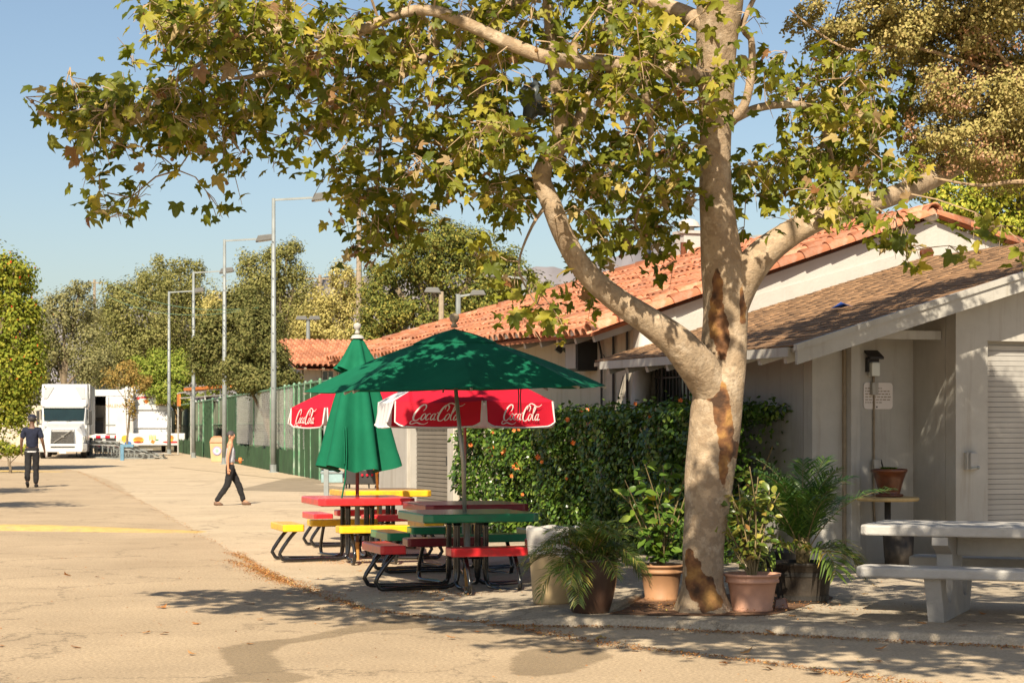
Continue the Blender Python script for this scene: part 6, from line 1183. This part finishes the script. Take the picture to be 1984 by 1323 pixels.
# low planting along the far left kerb
t = tree('small green shrub at the foot of the red-flowering tree', 20, 70, [(20,868,26,12),(-15,865,30,14),(45,872,16,8)], 900, .13, LM['left'], .05, name='shrub')
mt = tree('crape myrtle with dense small leaves and tan seed clusters at upper right', 2420, 17.6, [(1960,60,110,90),(1850,100,80,60),(1900,200,90,70),(1980,200,80,90),(1870,290,80,45),(1960,310,70,55),(1760,60,75,45),(1680,30,70,35),(1620,70,55,28),(1720,110,60,35),(1790,180,40,45),(1850,20,100,50),(1560,30,30,16),(2080,150,110,150),(2060,320,70,60),(1800,270,30,30),(1980,-90,150,100),(1750,-60,100,60)], 120000, .034, LM['myrtle'], .12, limbs=False, rnd=.5, name='tree', bark='twig', kclump=40, clump=.17, depth=.9)
crown('seed_clusters', mt, Vector(mt.location), [(P(1765,235,17.2),.05,.05,.10),(P(1762,262,17.2),.05,.05,.05),(P(1780,320,17.2),.06,.06,.06),(P(1900,300,17),.4,.3,.25),(P(1950,90,17),.5,.4,.4),(P(1850,180,17),.3,.3,.3)], 2600, .028, M['seed'], kclump=30, clump=.12)
mb = MB(); o_ = Vector(mt.location)
for rows in ([(2190,400,17.6),(2080,200,17.5),(1975,150,17.3),(1900,130,17.2),(1760,90,17.2),(1640,95,17.2),(1530,20,17.2)],[(2150,380,17.6),(1984,352,17.2),(1900,360,17.1),(1810,345,17.1)],[(2100,200,17.5),(1950,30,17.3),(1800,40,17.2),(1650,0,17.2)],[(2100,230,17.5),(1990,170,17),(1965,140,17),(1900,60,17)]):
    pts = poly_interp([tuple(P(*r_)-o_) for r_ in rows], .12); mb.tube(pts, [.028*(1-.85*i/len(pts))+.003 for i in range(len(pts))], 6)
mb.build('branch', M['twig'], mt)
# ================================================================== HEDGE
hd = thing('hibiscus_hedge', 'dense clipped hibiscus hedge with orange flowers along the building', 'hedge', (1.0,26.5,0)); HO = Vector(hd.location)
h0_, h1_ = Vector((-.25,29.8,0)), Vector((2.75,22.7,0)); hdir = (h1_-h0_).normalized(); hn = Vector((-hdir.y,hdir.x,0)); hn = hn if hn.y < 0 else -hn; HL = (h1_-h0_).length; HT = .62
def hh(u): return lerp(1.70,1.86,u)-.22*ss((.10-u)/.10)
q = MB()
for k in range(26):
    p = h0_.lerp(h1_, (k+.5)/26)-HO; q.tube([tuple(p+hn*random.uniform(-.2,.2)), tuple(p+hn*random.uniform(-.3,.3)+Vector((random.uniform(-.2,.2),0,.8))), tuple(p+hn*random.uniform(-.35,.35)+Vector((random.uniform(-.3,.3),0,1.4)))], [.025,.018,.008], 5)
q.build('stem', ML['stem'], hd, kind='stuff')
n = 52000; u = RNG.uniform(-.012,1.012,n); face = RNG.choice(4, n, p=[.55,.2,.2,.05]); v = RNG.random(n); ht = np.array([hh(x) for x in u]); lum = .10*np.sin(u*31)+.07*np.sin(u*67+v*9)+.06*np.sin(v*13+u*20)
w = np.where(face == 0, HT*(1+.12*(v-.5))+lum-np.abs(RNG.normal(0,.16,n)), np.where(face == 1, RNG.uniform(-HT,HT,n), np.where(face == 2, RNG.uniform(-HT,HT,n), -HT)))
z = np.where(face == 1, ht+lum*.45-np.abs(RNG.normal(0,.07,n))+.16*(RNG.random(n)**8), ht*v); u = np.where(face == 3, RNG.choice([0.,1.],n)+RNG.normal(0,.006,n), u)
pp = np.array(h0_)[None]+np.array(hdir)[None]*(u*HL)[:,None]+np.array(hn)[None]*w[:,None]; pp[:,2] = np.maximum(z,.05)
N0 = np.where((face == 1)[:,None], np.array([0,0,1.])[None], np.array(hn)[None]*.9+np.array([0,0,.45])[None])+RNG.normal(size=(n,3))*.5; tp = RNG.normal(size=(n,3))*.7+np.array([0,-.2,-.25])
Rh = frames(N0, tp); sh2 = RNG.uniform(.05,.098,n); ov = oval_leaf(ML['hedge'], 1.0, 3)
dist = np.linalg.norm(pp[:,:2], axis=1); front = (w > .45)|(z > ht*.95); pxh = 992+pp[:,0]*F/pp[:,1]
sco = sh2/dist*np.abs(Rh[:,1,2])*front*(pxh < 1330); bigh = set(np.argsort(-sco)[:300].tolist())
for i in bigh: inst('leaf', ov, hd, Matrix.Translation(Vector(pp[i])-HO)@Matrix(Rh[i].tolist()).to_4x4()@Matrix.Scale(float(sh2[i]),4))
r_ = np.array([i for i in range(n) if i not in bigh]); OV6 = ([(0,0,0),(.25,.3,.06),(.24,.65,.05),(0,1,-.08),(-.24,.65,.05),(-.25,.3,.06)], [(0,1,5),(1,2,5),(2,4,5),(2,3,4)])
V, T = scatter(*OV6, pp[r_]-np.array(HO), Rh[r_], sh2[r_]); link('foliage', trimesh('foliage', V, T, ML['hedge']), hd, kind='stuff')
def flower(mb, s):
    for k in range(9): a = k*.7+.2*(k%2); c_, s_ = math.cos(a), math.sin(a); e = .35+.5*(k%3)/2; mb.add([(0,0,0),(.5*s*c_-.22*s*s_,.5*s*s_+.22*s*c_,e*s*.7),(s*c_,s*s_,e*s*.45),(.5*s*c_+.22*s*s_,.5*s*s_-.22*s*c_,e*s*.7)], [(0,1,2,3)])
fm = []
for i in range(3): q = MB(); flower(q, 1); fm.append(q.mesh('flower', M['flower'], True))
for (fx, fy, s) in ((953,868,.085),(956,884,.06),(978,876,.08),(1000,904,.085),(992,922,.045),(1042,886,.06),(1050,895,.04),(1110,858,.05),(1085,882,.035),(1053,857,.035),(996,834,.04),(1004,832,.04),(1033,826,.06),(1100,813,.05),(1066,822,.035),(1092,794,.05),(1104,794,.04),(1148,822,.04),(1230,796,.05),(1195,782,.04),(1282,776,.045),(1258,808,.035),(1140,820,.035),(1012,958,.035),(912,862,.05),(1098,927,.03),(955,838,.03),(882,899,.04),(884,917,.03)):
    k = (fx-992)/F; a = h0_+hn*(HT+.06); dd = (a.y*k-a.x)/(hdir.x-k*hdir.y); p = a+hdir*dd; zz = CZ+(827-fy)*p.y/F
    if zz > hh(dd/HL)-.02: p = p-hn*.25
    place('flower', random.choice(fm), hd, Vector((p.x,p.y,zz))-HO, (random.gauss(0,.3),-1,.3), (random.gauss(0,1),0,1), s*.78)
# ================================================================== LITTER
lit = []
LL = leafmat('fallen_leaf', [(0,(.20,.085,.03)),(.5,(.40,.17,.055)),(.85,(.48,.26,.10)),(1,(.36,.30,.06))], .1, .8, .2)
flm = [trimesh('fallen_leaf', *map(np.array, lobed(40+i)), LL) for i in range(3)]
k = 0
for (x,y) in ((280,1225),(148,1253),(318,1226),(375,1267),(6,1250),(190,1117),(132,1115),(500,1199),(385,1207),(310,1177),(485,1168),(480,1246),(610,1180),(1022,1212),(1047,1215),(1236,1248),(1216,1210),(1165,1225),(1400,1273),(1408,1270),(1485,1282),(1630,1311),(1500,1217),(1540,1198),(1700,1247),(1860,1218),(1908,1195),(1700,1142),(1672,1155),(1790,1212),(1575,1188),(1695,1268),(1670,1270),(640,1165),(560,1150),(770,1172),(850,1163),(815,1130),(700,1105),(1440,1255),(1590,1290),(1330,1262),(880,1236),(930,1224)):
    X_, Y_ = G(x,y,gz(0,0) if x < 1000 else .05); z_ = gz(X_,Y_)
    o = link('fallen_leaf', flm[k%3]); o.location = (X_,Y_,z_+.008); s = random.uniform(.04,.08); o.scale = (s,s,-s*.7); o.rotation_euler = (random.gauss(0,.1),random.gauss(0,.1),random.uniform(0,6.28))
    tag(o, 'dry brown fallen leaf curled on the sunny pavement', 'fallen leaf', 'fallen leaves on the pavement'); k += 1
# crumbs of leaf litter gathered along the seam and kerb
PPs = []
for (xa,ya),(xb,yb) in zip(BND, BND[1:]):
    L_ = math.hypot(xb-xa,yb-ya); dens = 420 if 12.5 < ya < 27 else 30
    for i in range(int(L_*dens)): t_ = random.random(); w_ = .035+.05*max(0,math.sin(t_*L_*1.7+xa*3)); PPs.append((lerp(xa,xb,t_)+random.gauss(0,w_), lerp(ya,yb,t_)+random.gauss(0,w_)))
for i in range(3600): x = random.uniform(-.2,6); PPs.append((x, kerb(x)-abs(random.gauss(.02,.09))))
SEAM = [G(440,1083),G(500,1102),G(540,1122),G(590,1138)]
for i in range(2600): t_ = random.betavariate(2,2)*2.99; k_ = int(t_); a_, b_ = SEAM[k_], SEAM[k_+1]; w_ = abs(random.gauss(0,.09)); PPs.append((lerp(a_[0],b_[0],t_-k_)-w_*random.uniform(0,1.6), lerp(a_[1],b_[1],t_-k_)+random.gauss(0,.10)))
for i in range(900): x, y = G(*random.choice(((690,1090),(800,1148),(870,1152),(640,1085)))); PPs.append((x+random.gauss(0,.25), y+random.gauss(0,.2)))
for i in range(1100): PPs.append((random.uniform(-6,5), random.uniform(10,26)))
for i in range(900): t_ = random.choice(pit); PPs.append((random.gauss(1.9,.6), random.gauss(16.9,.35)))
PPs = np.array([(x,y,gz(x,y)+.006+(.03 if 1.0 < x < 2.8 and 16.4 < y < 18.2 else 0)) for x,y in PPs]); k = len(PPs)
N0 = RNG.normal(size=(k,3))*.3+np.array([0,0,1]); V, T = scatter(*RHOMB, PPs, frames(N0, RNG.normal(size=(k,3))), RNG.uniform(.007,.026,k)); o = link('leaf_litter', trimesh('leaf_litter', V, T, LL), None, kind='stuff'); o['label'] = 'brown leaf crumbs scattered along the pavement seams'
